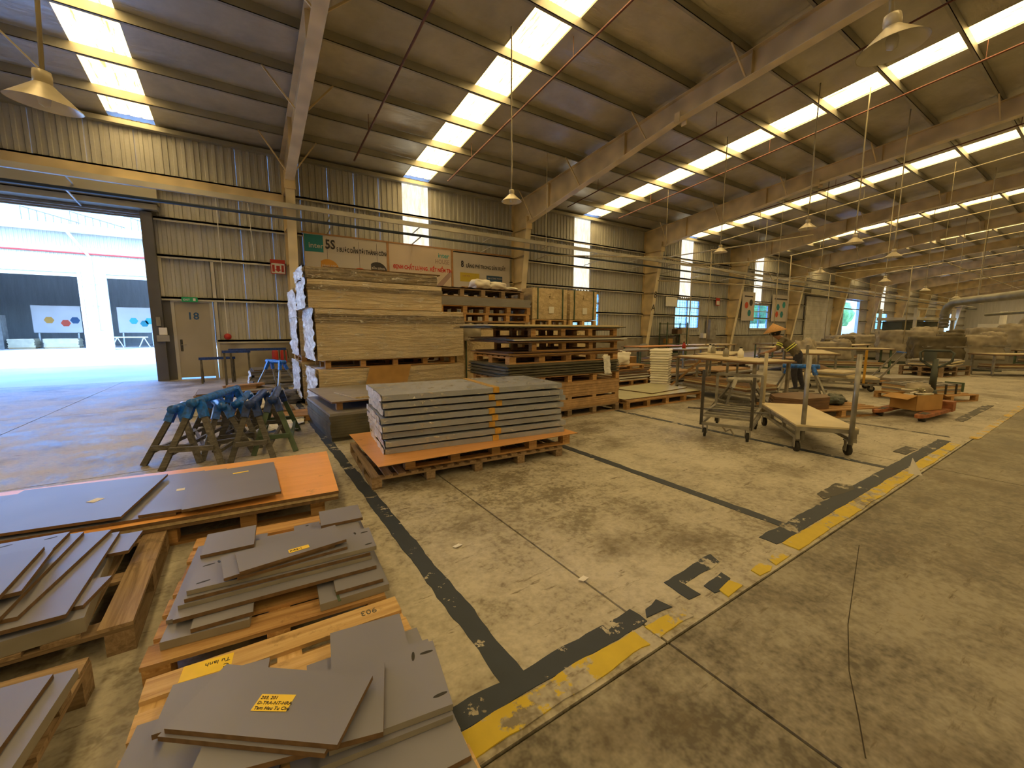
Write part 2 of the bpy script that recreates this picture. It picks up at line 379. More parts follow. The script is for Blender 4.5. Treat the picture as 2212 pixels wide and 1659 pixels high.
def crumple(name, mat, parent, origin, u, v, nu, nv, amp, seed, edge=0.0, loc=None):
    """crumpled sheet over the patch origin + s*u + t*v"""
    o = Vector(origin); u = Vector(u); v = Vector(v); nrm = u.cross(v).normalized(); b = MB()
    for j in range(nv + 1):
        for i in range(nu + 1):
            s = i / nu; t = j / nv
            e = edge * noise.noise(Vector((t * 7 + seed, s * 3, 2))) * (1 if i in (0, nu) else 0)
            p = o + u * (s) + v * t + u.normalized() * e
            h = noise.noise(p * 9 + Vector((seed * 3.1, 0, 0))) + 0.6 * noise.noise(p * 21 + Vector((0, seed, 0)))
            b.v.append(tuple(p + nrm * (amp * h)))
    for j in range(nv):
        for i in range(nu):
            k = j * (nu + 1) + i; b.f.append((k, k + 1, k + nu + 2, k + nu + 1)); b.mi.append(0)
    return b.build(name, M[mat], parent, True, loc)
def blob(name, mat, parent, loc, size, seed, amp=0.12, n=9, square=0.55):
    """draped, lumpy closed volume resting at its base"""
    b = bmesh.new(); bmesh.ops.create_cube(b, size=2); bmesh.ops.subdivide_edges(b, edges=b.edges[:], cuts=n, use_grid_fill=True)
    for vtx in b.verts:
        p = vtx.co.copy(); q = p.normalized() * 1.15; p = p.lerp(q, 1 - square)
        k = Vector((p.x * 1.7 + seed, p.y * 1.7, p.z * 1.7 + seed * 0.37))
        d = noise.noise(k) + 0.5 * noise.noise(k * 2.7) + 0.25 * noise.noise(k * 6)
        p *= (1 + amp * d)
        if p.z < -0.85: p.z = -1.0
        vtx.co = Vector((p.x * size[0] / 2, p.y * size[1] / 2, (p.z + 1) * size[2] / 2))
    me = bpy.data.meshes.new(name); b.to_mesh(me); b.free(); me.materials.append(M[mat])
    me.polygons.foreach_set('use_smooth', [True] * len(me.polygons))
    return link(name, me, parent, loc)

# ================================================================== STRUCTURE
WY = 15.8; X0, X1 = -25.0, 100.0; RIDGE = -4.0; BY = -23.8
def zr(y): return 7.15 + 0.1 * (WY - y) if y >= RIDGE else 7.15 + 0.1 * (y - BY)
# ---- floor: slabs with recessed joints
floor = thing('floor', 'stained bare concrete floor of cast slabs', 'floor', kind='structure')
b = MB(); b.box(X0, X1, BY, WY + 0.15, -0.3, -0.014); b.build('joint_bed', M['joint'], floor)
fx = [X0, -11.93, -7.43, -2.93] + [1.57 + 4.5 * k for k in range(0, 11)] + [60, 80, X1]
fy = [BY, -12.45, -3.45, 1.05, 5.55, 10.05, 14.55, WY + 0.15]
for i in range(len(fx) - 1):
    for j in range(len(fy) - 1):
        g = 0.007
        b = MB(); b.box(fx[i] + g, fx[i + 1] - g, fy[j] + g, fy[j + 1] - g, -0.2, 0.0)
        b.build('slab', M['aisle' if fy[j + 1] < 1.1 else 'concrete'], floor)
# ---- painted floor lines
def ragged(poly, step=0.05, amp=0.012, seed=0):
    out = []
    for i in range(len(poly)):
        a = Vector((*poly[i], 0)); c = Vector((*poly[(i + 1) % len(poly)], 0)); n = max(1, int((c - a).length / step))
        nr = Vector((-(c - a).y, (c - a).x, 0)).normalized()
        for k in range(n):
            p = a.lerp(c, k / n); h = noise.noise(p * 4 + Vector((seed, 0, 0))) + 0.7 * noise.noise(p * 11 + Vector((0, seed, 0)))
            p = p + nr * amp * h; out.append((p.x, p.y))
    return out
def marking(label, poly, mat, z=0.002, amp=0.012, seed=1, name='floor_marking'):
    b = MB(); b.prism(ragged(poly, 0.05, amp, seed), -0.001, z + 0.00025 * seed)
    o = b.build(name, M[mat]); return tag(o, label, 'floor marking')
def rp(x0, x1, y0, y1): return [(x0, y0), (x1, y0), (x1, y1), (x0, y1)]
marking('long dark blue painted line running from the loading bay past the pallets', rp(0.80, 0.91, 1.25, 12.5), 'dark_paint', seed=2)
marking('dark painted line meeting the yellow stripe, nearest the packed panels', rp(3.26, 3.36, 1.24, 7.2), 'dark_paint', seed=3)
marking('thin dark painted line passing under the steel carts', rp(5.62, 5.71, 1.24, 5.6), 'dark_paint', seed=4)
marking('faint dark painted line beyond the steel carts', rp(8.02, 8.10, 1.24, 4.6), 'dark_paint_worn', seed=5)
marking('dark band beside the yellow stripe, short piece in the near corner', rp(0.55, 1.60, 1.195, 1.30), 'dark_paint', seed=6)
marking('long dark band beside the yellow stripe in the bay middle', rp(2.96, 7.75, 1.185, 1.31), 'dark_paint', seed=7)
marking('bracket shaped dark mark between yellow stripe pieces', [(1.93, 1.18), (2.02, 1.17), (2.03, 1.27), (2.42, 1.29), (2.46, 1.38), (1.94, 1.35)], 'dark_paint', seed=8)
marking('small dark block mark by the yellow stripe before the carts', [(4.12, 1.33), (4.62, 1.26), (4.72, 1.32), (4.66, 1.42), (4.2, 1.42)], 'dark_paint_worn', seed=9)
marking('far dark block mark by the yellow stripe', [(6.44, 1.33), (6.9, 1.32), (6.95, 1.45), (6.5, 1.46)], 'dark_paint_worn', seed=10)
marking('small dark blot beside the yellow patches', [(2.1, 1.13), (2.3, 1.16), (2.32, 1.22), (2.12, 1.2)], 'dark_paint', amp=0.02, seed=11)
marking('dark scrap of paint near the dark corner band', [(1.62, 1.20), (1.80, 1.19), (1.78, 1.27), (1.66, 1.26)], 'dark_paint', amp=0.02, seed=12)
marking('bright yellow stripe in the near corner', rp(0.55, 1.49, 1.085, 1.19), 'yellow_paint', z=0.0025, seed=13)
marking('short chipped yellow stripe piece past the cracked joint', rp(1.56, 1.84, 1.085, 1.175), 'yellow_paint', z=0.0025, amp=0.02, seed=14)
marking('small round yellow patch of worn stripe', [(2.13, 1.08), (2.30, 1.08), (2.28, 1.14), (2.15, 1.13)], 'yellow_paint', z=0.0025, amp=0.02, seed=15)
marking('middle yellow patch of worn stripe', [(2.48, 1.08), (2.64, 1.08), (2.62, 1.13), (2.5, 1.13)], 'yellow_paint', z=0.0025, amp=0.02, seed=16)
marking('larger yellow patch of worn stripe', [(2.68, 1.08), (2.9, 1.08), (2.86, 1.15), (2.7, 1.14)], 'yellow_paint', z=0.0025, amp=0.02, seed=17)
marking('long yellow stripe along the aisle edge', rp(3.0, 7.6, 1.075, 1.18), 'yellow_paint', z=0.0025, seed=18)
marking('faded far end of the yellow stripe', rp(8.2, 13.5, 1.0, 1.09), 'yellow_paint_worn', z=0.0025, seed=19)
marking('dark worn floor line far along the aisle', rp(9.6, 12.2, 1.36, 1.48), 'dark_paint_worn', seed=20)
ck = [(3.42, .88), (3.1, .80), (2.86, .74), (2.42, .63), (2.08, .52), (1.85, .42), (1.68, .35)]
b = MB()
for (xa, ya), (xb, yb) in zip(ck[:-1], ck[1:]): b.bar((xa, ya, 0.0), (xb, yb, 0.0), 0.004, 0.002)
tag(b.build('floor_crack', M['joint']), 'thin curved dark crack in the aisle floor', 'floor crack')
# ---- walls (corrugated sheets)
def corr(w, h, pitch=0.2, depth=0.028):
    key = ('corr', round(w, 3), round(h, 3))
    if key in CACHE: return CACHE[key]
    b = MB(); xs = []; x = 0.0
    prof = [(0.0, 0), (0.10, 0), (0.115, -depth), (0.185, -depth)]
    while x < w - 1e-6:
        for px, py in prof:
            if x + px <= w + 1e-6: xs.append((x + px, py))
        x += pitch
    xs.append((w, 0))
    for k in range(len(xs) - 1):
        (a, ya), (c, yc) = xs[k], xs[k + 1]
        b.quad((a, ya, 0), (c, yc, 0), (c, yc, h), (a, ya, h))
    CACHE[key] = b.mesh('wall_sheet', M['sheet']); return CACHE[key]
wall = thing('wall_back', 'long wall of dusty grey corrugated steel sheets', 'wall', kind='structure')
BAY = 8.95
def bx(k): return 1.55 + BAY * k
WIN = [(13.3, 15.9), (22.39, 24.96), (31.4, 34.05), (58.0, 61.6), (74.0, 77.4)]
TRANS = [(5.43, 6.46), (14.11, 15.17), (22.83, 24.0), (31.75, 32.9), (59.2, 60.3), (75.0, 76.0)]
# cut-outs: x0,x1,z0,z1
CUT = [(-14.0, -2.10, 0.0, 4.73), (-2.10, -0.66, 0.0, 2.40)] + [(a, c, 1.62, 3.42) for a, c in WIN] + [(a, c, 3.55, 7.02) for a, c in TRANS] + [(48.4, 52.4, 0.0, 4.4), (88, 92, 0, 4.0)]
br = sorted(set([X0, X1] + [round(v, 3) for q in CUT for v in q[:2]]))
xs = []
for a, c in zip(br[:-1], br[1:]):
    w = 1.0 if c < 40 and a > -15 else 9.0
    n = max(1, math.ceil((c - a) / w - 1e-6)); xs += [(a + (c - a) * k / n, a + (c - a) * (k + 1) / n) for k in range(n)]
for a, c in xs:
    zs = [(1.15 if a > -0.7 or a < -14 else 0.0, 7.2)]
    for q in CUT:
        if q[0] - 1e-4 <= a and c <= q[1] + 1e-4:
            nn = []
            for z0, z1 in zs:
                if q[2] > z0: nn.append((z0, min(z1, q[2])))
                if q[3] < z1: nn.append((max(z0, q[3]), z1))
            zs = [z for z in nn if z[1] - z[0] > 0.02]
    for z0, z1 in zs:
        link('wall_sheet', corr(c - a + 0.012, z1 - z0), wall, (a - 0.006, WY, z0))
b = MB(); b.box(-0.66, 48.4, WY - 0.12, WY + 0.1, 0, 1.15); b.build('base_wall', M['plaster'], wall)
b = MB(); b.box(52.4, X1, WY - 0.12, WY + 0.1, 0, 1.15); b.build('base_wall', M['plaster'], wall)
for a, c in TRANS:
    b = MB(); n = 5
    for k in range(n):
        x = a + (c - a) * k / n; d = (c - a) / n
        b.quad((x, WY + 0.01, 3.5), (x + d * 0.55, WY + 0.01, 3.5), (x + d * 0.55, WY + 0.01, 7.05), (x, WY + 0.01, 7.05))
        b.quad((x + d * 0.55, WY + 0.01, 3.5), (x + d, WY - 0.02, 3.5), (x + d, WY - 0.02, 7.05), (x + d * 0.55, WY + 0.01, 7.05))
    b.build('translucent_sheet', M['wall_panel'], wall)
# horizontal girts, per bay
for z in (1.15, 2.42, 3.62, 4.66, 5.83):
    for k in range(-1, 11):
        a, c = bx(k) + 0.15, bx(k + 1) - 0.15
        if k == -1:
            if z < 4.7: a = -0.62 if z < 2.3 else -2.05
        if z < 3 and 48 > a > 45: a = 52.5
        b = MB(); b.box(a, c, WY - 0.16, WY - 0.03, z - 0.03, z + 0.03); b.box(a, c, WY - 0.16, WY - 0.145, z - 0.08, z + 0.03)
        b.build('girt', M['girt'], wall)
b = MB(); b.box(X0, X1, WY - 0.2, WY + 0.02, 6.98, 7.1); b.build('eave_strut', M['purlin'], wall)
b = MB(); b.box(-14, bx(0) - 0.1, WY - 0.22, WY - 0.02, 5.50, 5.80); b.build('lintel_beam', M['tan'], wall)
# short studs beside the door and in the first bay
for x, z0, z1 in ((-1.82, 2.45, 3.6), (-0.60, 1.15, 3.6), (-0.62, 0, 1.15), (-2.06, 0, 4.7)):
    b = MB(); b.box(x - 0.04, x + 0.04, WY - 0.14, WY - 0.03, z0, z1); b.build('stud', M['girt'], wall)
# the other three walls, behind and beside the camera
def plain_wall(name, label, x0, x1, y0, y1):
    b = MB(); b.box(x0, x1, y0, y1, 0, 9.3 if x1 - x0 < 1 else 7.15); tag(b.build(name, M['sheet']), label, 'wall', kind='structure')
plain_wall('wall_front', 'opposite long sheet wall behind the viewpoint', X0, X1, BY - 0.2, BY)
plain_wall('wall_left', 'gable sheet wall left of the loading bay', X0 - 0.2, X0, BY, WY)
plain_wall('wall_right', 'far gable sheet wall at the hall end', X1, X1 + 0.2, BY, WY)
# ---- ceiling: foil insulation sheets, purlins
ceil = thing('ceiling', 'low pitched roof lined with dull foil insulation over steel purlins', 'ceiling', kind='structure')
SKY = [(-2.57, -1.58), (5.46, 6.48), (14.6, 15.62), (23.1, 24.15)] + [(bx(k) + 3.85, bx(k) + 4.9) for k in range(3, 11)] + [(-11.6, -10.6), (-20.4, -19.4)]
SKY = sorted(SKY)
edges = [X0] + [v for q in SKY for v in q] + [X1]
for i in range(0, len(edges), 2):
    a, c = edges[i], edges[i + 1]; n = max(1, round((c - a) / 1.25))
    for k in range(n):
        xa = a + (c - a) * k / n; xb = a + (c - a) * (k + 1) / n; dz = 0.004 * ((k * 7) % 3)
        b = MB()
        for y0, y1 in ((RIDGE, WY + 0.3), (BY - 0.1, RIDGE)):
            e = 0.012
            b.quad((xa - e, y0, zr(max(y0, RIDGE) if y1 > 0 else y0) + dz), (xa - e, y1, zr(y1) + dz), (xb + e, y1, zr(y1) + dz), (xb + e, y0, zr(y0) + dz))
        b.build('insulation_sheet', M['foil'], ceil)
b = MB()
for y0, y1 in ((RIDGE, WY + 0.6), (BY - 0.4, RIDGE)): b.quad((X0 - .3, y0, zr(y0) + .16), (X1 + .3, y0, zr(y0) + .16), (X1 + .3, y1, zr(y1) + .16), (X0 - .3, y1, zr(y1) + .16))
b.build('sky_block_sheet', M['sheet'], ceil)  # unseen sheet added above roof and skylights to stop sky light leaking in
PY = [14.29 - 1.425 * k for k in range(0, 13)]
for y in PY + [BY + (WY - y) for y in PY]:
    z = zr(y); s = 1 if y > RIDGE else -1
    b = MB()
    b.box(X0, X1, y - 0.006, y + 0.006, z - 0.20, z)
    b.box(X0, X1, y - 0.006, y + 0.07, z - 0.20, z - 0.188); b.box(X0, X1, y + 0.058, y + 0.07, z - 0.188, z - 0.168)
    b.build('purlin', M['purlin'], ceil)
# ---- skylight strips: one sheet between each pair of purlins
ypan = sorted([WY - 0.28] + [y for y in PY if y > RIDGE + 0.3] + [RIDGE])
for q, (a, c) in enumerate(SKY):
    sk = thing('skylight', 'yellowed translucent skylight strip, %s of the row counted from the left' % (ORD + ['fourteenth', 'fifteenth'])[q], 'skylight', kind='structure', group='skylight strips')
    for y0, y1 in zip(ypan[:-1], ypan[1:]):
        b = MB(); n = 4 if -3 < a < 8 else 1
        for k in range(n):
            xa = a + (c - a) * k / n; d = (c - a) / n
            b.quad((xa, y0, zr(y0) + 0.03), (xa, y1, zr(y1) + 0.03), (xa + d * .6, y1, zr(y1) + 0.03), (xa + d * .6, y0, zr(y0) + 0.03))
            b.quad((xa + d * .6, y0, zr(y0) + 0.03), (xa + d * .6, y1, zr(y1) + 0.03), (xa + d, y1, zr(y1) + 0.055), (xa + d, y0, zr(y0) + 0.055))
        b.build('skylight_sheet', M['skylight'], sk)
    b = MB(); ya, yb = BY + 0.3, RIDGE
    b.quad((a, ya, zr(ya) + .03), (a, yb, zr(yb) + .03), (c, yb, zr(yb) + .03), (c, ya, zr(ya) + .03)); b.build('skylight_sheet', M['skylight'], sk)
    for x in (a - 0.02, c + 0.02):   # upstand at each side
        b = MB(); b.quad((x, BY, zr(BY)), (x, RIDGE, zr(RIDGE)), (x, RIDGE, zr(RIDGE) + .07), (x, BY, zr(BY) + .07))
        b.quad((x, RIDGE, zr(RIDGE)), (x, WY, zr(WY)), (x, WY, zr(WY) + .07), (x, RIDGE, zr(RIDGE) + .07)); b.build('upstand', M['foil'], sk)
# ---- portal frames
def poly_plate(name, pts, x0, x1, mat, parent):
    """pts: (y,z) outline, extruded between x0 and x1"""
    b = MB(); n = len(pts); b.v += [(x0, y, z) for y, z in pts] + [(x1, y, z) for y, z in pts]
    b.f += [tuple(range(n)), tuple(range(2 * n - 1, n - 1, -1))] + [((i + 1) % n, i, n + i, n + (i + 1) % n) for i in range(n)]
    b.mi += [0] * (n + 2); return b.build(name, M[mat], parent)
def inner(z): return 15.48 - 0.145 * z          # inner flange line of the tapered column
for k in range(-2, 11):
    x = bx(k); hw = 0.13
    near = k < 5
    c = thing('steel_column', 'tapered tan steel column against the wall, %s frame from the left' % ORD[k + 2], 'column', kind='structure', group='portal frame columns')
    poly_plate('web', [(WY - 0.03, 0), (WY - 0.03, 6.94), (inner(6.0) , 7.05), (inner(6.0), 6.0), (inner(0), 0)], x - 0.006, x + 0.006, 'tan', c)
    b = MB(); b.bar((x, inner(0), 0), (x, inner(6.0), 6.0), 2 * hw, 0.016, (0, 1, 0.1)); b.build('inner_flange', M['tan_pale'], c)
    b = MB(); b.box(x - hw, x + hw, WY - 0.045, WY - 0.03, 0, 6.95); b.build('outer_flange', M['tan'], c)
    if near:
        for z in (1.2, 2.4, 3.6, 4.7, 5.8):
            b = MB(); b.box(x - hw + 0.02, x, inner(z) + 0.01, WY - 0.046, z - 0.006, z + 0.006); b.build('stiffener', M['tan'], c)
    r = thing('steel_rafter', 'haunched tan steel roof rafter, %s frame from the left' % ORD[k + 2], 'rafter', kind='structure', group='portal frame rafters')
    yh = inner(6.0)
    def top(y): return zr(y) - 0.205
    pts = [(yh, 6.0), (7.5, 7.22), (RIDGE, top(RIDGE) - 0.62), (RIDGE, top(RIDGE)), (yh, top(yh))]
    poly_plate('web', pts, x - 0.006, x + 0.006, 'tan', r)
    b = MB()
    for p, q in zip(pts[0:2], pts[1:3]): b.bar((x, p[0], p[1]), (x, q[0], q[1]), 2 * hw, 0.016)
    b.build('bottom_flange', M['tan_pale'], r)
    b = MB(); b.bar((x, WY - 0.03, top(WY) - .008), (x, RIDGE, top(RIDGE) - .008), 2 * hw, 0.016); b.build('top_flange', M['tan'], r)
    b = MB(); b.bar((x, RIDGE, top(RIDGE) - 0.3), (x, BY, top(BY) - 0.5), 0.2, 0.6); b.build('far_rafter', M['tan'], r)
    def bot(y): return 6.0 + (yh - y) * (7.22 - 6.0) / (yh - 7.5) if y > 7.5 else 7.22 + (7.5 - y) * (top(RIDGE) - 0.62 - 7.22) / (7.5 - RIDGE)
    if near:
        for y in (13.2, 9.4, 5.6, 1.6):   # web stiffener plates
            b = MB(); b.box(x - hw + 0.02, x, y - 0.006, y + 0.006, bot(y) + 0.01, top(y) - 0.015); b.build('stiffener', M['tan'], r)
        b = MB(); b.box(x - hw - 0.02, x + hw + 0.02, yh - 0.02, yh + 0.02, 5.75, 6.25)
        for s in (-1, 1): b.box(x + s * (hw + .03) - .01, x + s * (hw + .03) + .01, 7.42, 7.58, 7.1, 7.35)
        b.build('splice_plate', M['tan'], r)
        for pi in (0, 2, 4, 6, 8):
            yb = PY[pi] - 0.0
            for s in (-1, 1):
                b = MB(); b.bar((x + s * 0.08, yb, bot(yb) + 0.05), (x + s * 0.75, yb, zr(yb) - 0.2), 0.035, 0.035); b.build('fly_brace', M['tan'], r)
# ---- roof bracing tie rods between purlins (thin) and slung pipes
def pipe(label, pts, rad, mat, cat='pipe', hang=None, group=None, name='pipe'):
    t = thing(name, label, cat, group=group)
    MB().tube(pts, rad, 8).build('pipe_run', M[mat], t, True)
    if hang:
        for p, zt in hang: MB().tube([p, (p[0], p[1], zt)], 0.008, 5).build('hanger', M[mat], t)
    return t
def slung(x, y0, y1, off, rad, mat, label):
    n = 4; ys = [y0 + (y1 - y0) * (0.1 + 0.8 * k / (n - 1)) for k in range(n)]
    pipe(label, [(x, y0, zr(y0) - off), (x, y1, zr(y1) - off)], rad, mat, 'pipe', [((x, y, zr(y) - off), zr(y) - 0.01) for y in ys], 'sprinkler pipes slung under the roof', 'roof_pipe')
for k in range(0, 8):
    slung(bx(k) + 1.85, -4, 14.3, 0.45, 0.028 if k == 0 else 0.022, 'red_pipe', 'rust red pipe slung under the roof left of the skylight, %s bay' % ORD[k])
    slung(bx(k) + 5.1, -4, 14.3, 0.45, 0.025, 'red_pipe' if k < 2 else 'conduit', 'thin pipe slung under the roof right of the skylight, %s bay' % ORD[k])
for y, z, rad, mat, lab, x0 in ((14.55, 5.22, 0.075, 'girt', 'thick grey-green cable tray running across the columns', -14), (14.55, 4.86, 0.045, 'blue_pipe', 'dark blue pipe running below the cable tray', -14)):
    t = thing('wall_pipe' if mat == 'blue_pipe' else 'cable_tray', lab, 'pipe' if mat == 'blue_pipe' else 'cable tray')
    if mat == 'girt':
        b = MB(); b.box(x0, X1, y - 0.05, y + 0.05, z - 0.07, z + 0.07); b.build('tray', M['girt'], t)
    else: MB().tube([(x0, y, z), (X1, y, z)], rad, 8).build('pipe_run', M[mat], t, True)
    for k in range(0, 30):
        xx = -6.3 + 3 * k
        b = MB(); b.bar((xx, y + 0.03, z), (xx, WY - 0.1, z - 0.12), 0.03, 0.03); b.build('bracket', M['girt'], t)

# ---- dock door: roller shutter box above the opening
t = thing('roller_shutter', 'rolled up steel dock shutter with box over the loading opening', 'shutter', kind='structure')
b = MB(); b.box(-14, -1.68, WY - 0.55, WY - 0.05, 4.98, 5.36); b.build('shutter_box', M['cream'], t)
b = MB(); b.box(-14, -1.72, WY - 0.42, WY - 0.06, 4.80, 4.94); b.build('guide_beam', M['cream'], t)
for k in range(4):
    b = MB(); b.box(-13.9, -2.12, WY - 0.05 + 0.01, WY + 0.02, 4.60 + 0.06 * k, 4.65 + 0.06 * k); b.build('shutter_slat', M['machine'], t)
b = MB(); b.box(-2.12, -1.86, WY - 0.3, WY - 0.05, 0, 4.75); b.build('guide_rail', M['door_dark'], t)
# ---- door with number 18
d = thing('door_1', 'grey steel side door numbered in blue under a green exit sign', 'door', kind='structure')
b = MB(); b.box(-1.60, -0.76, WY - 0.06, WY - 0.01, 0.05, 2.30); leaf = b.build('door_leaf', M['door'], d)
for x0, x1, z0, z1 in ((-1.68, -1.60, 0, 2.40), (-0.76, -0.68, 0, 2.40), (-1.60, -0.76, 2.30, 2.40)):
    b = MB(); b.box(x0, x1, WY - 0.09, WY + 0.02, z0, z1); b.build('door_frame', M['girt'], d)
b = MB(); b.box(-1.86, -1.68, WY - 0.08, WY - 0.02, 0, 2.4); b.build('side_panel', M['door_dark'], d)
text('18', 0.30, 'blue_num', leaf, (-1.18, WY - 0.065, 1.80), align='CENTER', bold=0.006, name='door_number')
b = MB(); b.box(-1.55, -1.49, WY - 0.075, WY - 0.06, 0.85, 1.20); b.build('lock_plate', M['dark_steel'], leaf)
MB().tube([(-1.52, WY - 0.07, 1.04), (-1.52, WY - 0.12, 1.04), (-1.40, WY - 0.12, 1.04)], 0.011, 6).build('door_handle', M['grey_steel'], leaf)
t = thing('exit_sign', 'small green emergency exit sign over the numbered door', 'sign')
b = MB(); b.box(-1.40, -1.02, WY - 0.24, WY - 0.17, 2.31, 2.45); b.build('sign_box', M['green_sign'], t)
text('EXIT', 0.075, 'white', t, (-1.36, WY - 0.243, 2.345), bold=0.001)
b = MB(); b.box(-1.13, -1.07, WY - 0.243, WY - 0.241, 2.34, 2.42); b.build('running_figure', M['white'], t)
# ---- windows with burglar bars
for q, (a, c) in enumerate(WIN):
    w = thing('window_%d' % (q + 1), 'barred blue tinted window, %s along the wall from the left' % ORD[q], 'window', kind='structure')
    z0, z1 = 1.62, 3.42; y = WY - 0.01
    for p in ((a, a + .06, z0, z1), (c - .06, c, z0, z1), (a, c, z0, z0 + .06), (a, c, z1 - .06, z1), (a, c, 2.88, 2.94), ((a + c) / 2 - .035, (a + c) / 2 + .035, z0, z1)):
        b = MB(); b.box(p[0], p[1], y - 0.05, y + 0.05, p[2], p[3]); b.build('window_frame', M['girt'], w)
    for x0, x1 in ((a + .06, (a + c) / 2 - .035), ((a + c) / 2 + .035, c - .06)):
        for za, zb in ((z0 + .06, 2.88), (2.94, z1 - .06)):
            b = MB(); b.box(x0, x1, y + 0.02, y + 0.026, za, zb); b.build('pane', M['glass'], w)
    if q < 4:
        for k in range(1, 10):
            x = a + (c - a) * k / 10
            b = MB(); b.box(x - 0.012, x + 0.012, y - 0.03, y - 0.018, z0, z1); b.build('bar', M['girt'], w)
        for k in range(1, 9):
            z = z0 + (z1 - z0) * k / 9
            b = MB(); b.box(a, c, y - 0.033, y - 0.024, z - 0.008, z + 0.008); b.build('bar', M['girt'], w)
    b = MB(); b.box(a - 0.05, c + 0.05, y - 0.12, y + 0.06, z0 - 0.07, z0); b.build('window_sill', M['girt'], w)
# closed and open far shutters
t = thing('door_2', 'closed slatted roller shutter far along the wall', 'shutter', kind='structure')
for k in range(22):
    b = MB(); b.box(40.2, 45.6, WY - 0.24 + 0.02 * (k % 2), WY - 0.13, 0.2 * k, 0.2 * k + 0.195); b.build('shutter_slat', M['girt'], t)
b = MB(); b.box(39.9, 45.9, WY - 0.6, WY - 0.1, 4.5, 4.95); b.build('shutter_box', M['cream'], t)
t = thing('door_3', 'open far doorway with cream shutter box and bright yard beyond', 'doorway', kind='structure')
b = MB(); b.box(48.0, 53.0, WY - 0.6, WY - 0.1, 4.5, 4.95); b.build('shutter_box', M['cream'], t)
for x in (48.3, 52.5):
    b = MB(); b.box(x - 0.1, x + 0.1, WY - 0.2, WY + 0.05, 0, 4.5); b.build('guide_rail', M['girt'], t)

# ================================================================== OUTDOORS
b = MB(); b.box(-60, 130, WY + 0.15, 70, -0.3, -0.01); tag(b.build('ground', M['yard']), 'pale sunlit concrete yard outside the loading door', 'ground', kind='structure')
FY = 43.4
def fpanel(w, h):
    key = ('fac', round(w, 3), round(h, 3))
    if key not in CACHE:
        me = corr(w, h).copy(); me.materials.clear(); me.materials.append(M['cream']); CACHE[key] = me
    return CACHE[key]
bd = thing('factory_building', 'cream clad factory building across the yard with open loading bays', 'building')
OPEN = [(-16.0, -9.7), (-8.35, -1.5), (1.0, 7.5), (10, 16), (20, 26)]
xs = sorted(set([-40, -16.0, -9.7, -8.35, -1.5, 1.0, 7.5, 10, 16, 20, 26, 110]))
for a, c in zip(xs[:-1], xs[1:]):
    op = any(a >= o[0] - 1e-3 and c <= o[1] + 1e-3 for o in OPEN)
    n = max(1, int((c - a) / 3))
    for k in range(n if a < 20 else 1):
        m = n if a < 20 else 1; w = (c - a) / m; z0 = 5.95 if op else 1.45
        link('cladding_sheet', fpanel(w, 8.6 - z0), bd, (a + w * k, FY, z0))
    if not op:
        b = MB(); b.box(a, c, FY - 0.1, FY + 0.1, 0, 1.45); b.build('plinth', M['white'], bd)
    else:
        for x in (a, c):
            b = MB(); b.box(x - 0.1, x + 0.1, FY - 0.12, FY + 0.1, 0, 5.95); b.build('jamb', M['white'], bd)
        b = MB(); b.box(a, c, FY - 0.15, FY + 0.1, 5.7, 5.98); b.build('shutter_box', M['cream'], bd)
        for k in range(2):
            b = MB(); b.box(a, c, FY - 0.08 + .03 * k, FY, 5.42 + .14 * k, 5.55 + .14 * k); b.build('shutter_slat', M['cream'], bd)
b = MB(); b.box(-40, 110, FY - 1.1, FY + 0.1, 8.55, 8.95); gut = b.build('gutter', M['white'], bd)
b = MB(); b.quad((-40, FY - 1.1, 8.95), (110, FY - 1.1, 8.95), (110, FY + 22, 11.2), (-40, FY + 22, 11.2)); b.build('roof', M['machine'], bd)
b = MB(); b.box(-40, 110, FY + 18, FY + 18.2, 0, 8.6); b.build('rear_wall', M['sheet'], bd)
b = MB(); b.quad((-40, FY, 8.5), (110, FY, 8.5), (110, FY + 18, 10.3), (-40, FY + 18, 10.3)); b.build('soffit', M['foil'], bd)
for x in (-40, 110):
    b = MB(); b.box(x - .1, x + .1, FY, FY + 18, 0, 10); b.build('end_wall', M['sheet'], bd)
MB().tube([(-40, FY - 0.15, 7.15), (110, FY - 0.15, 7.15)], 0.09, 8).build('fire_pipe', M['red'], bd)
MB().tube([(-9.9, FY - 0.9, 8.6), (-9.75, FY - 0.85, 8.3), (-9.0, FY - 0.15, 6.9), (-9.0, FY - 0.12, 0.05)], 0.09, 8).build('downpipe', M['white'], bd)
for z in (5.0, 3.4, 1.6):
    b = MB(); b.box(-9.25, -8.75, FY - 0.16, FY - 0.1, z - 0.02, z + 0.02); b.build('pipe_clip', M['grey_steel'], bd)
for x0 in (-12.6, -10.1, -6.7):   # ladder-like rails on the roof
    rl = MB(); rl.bar((x0, FY + 1.5, 10.35), (x0 + 3.0, FY + 1.5, 9.55), 0.07)
    for k in range(8):
        xx = x0 + 0.4 * k; rl.bar((xx, FY + 1.5, 10.35 - 0.107 * k), (xx, FY + 1.5, 9.2), 0.04)
    rl.build('roof_rail', M['dark_steel'], bd)
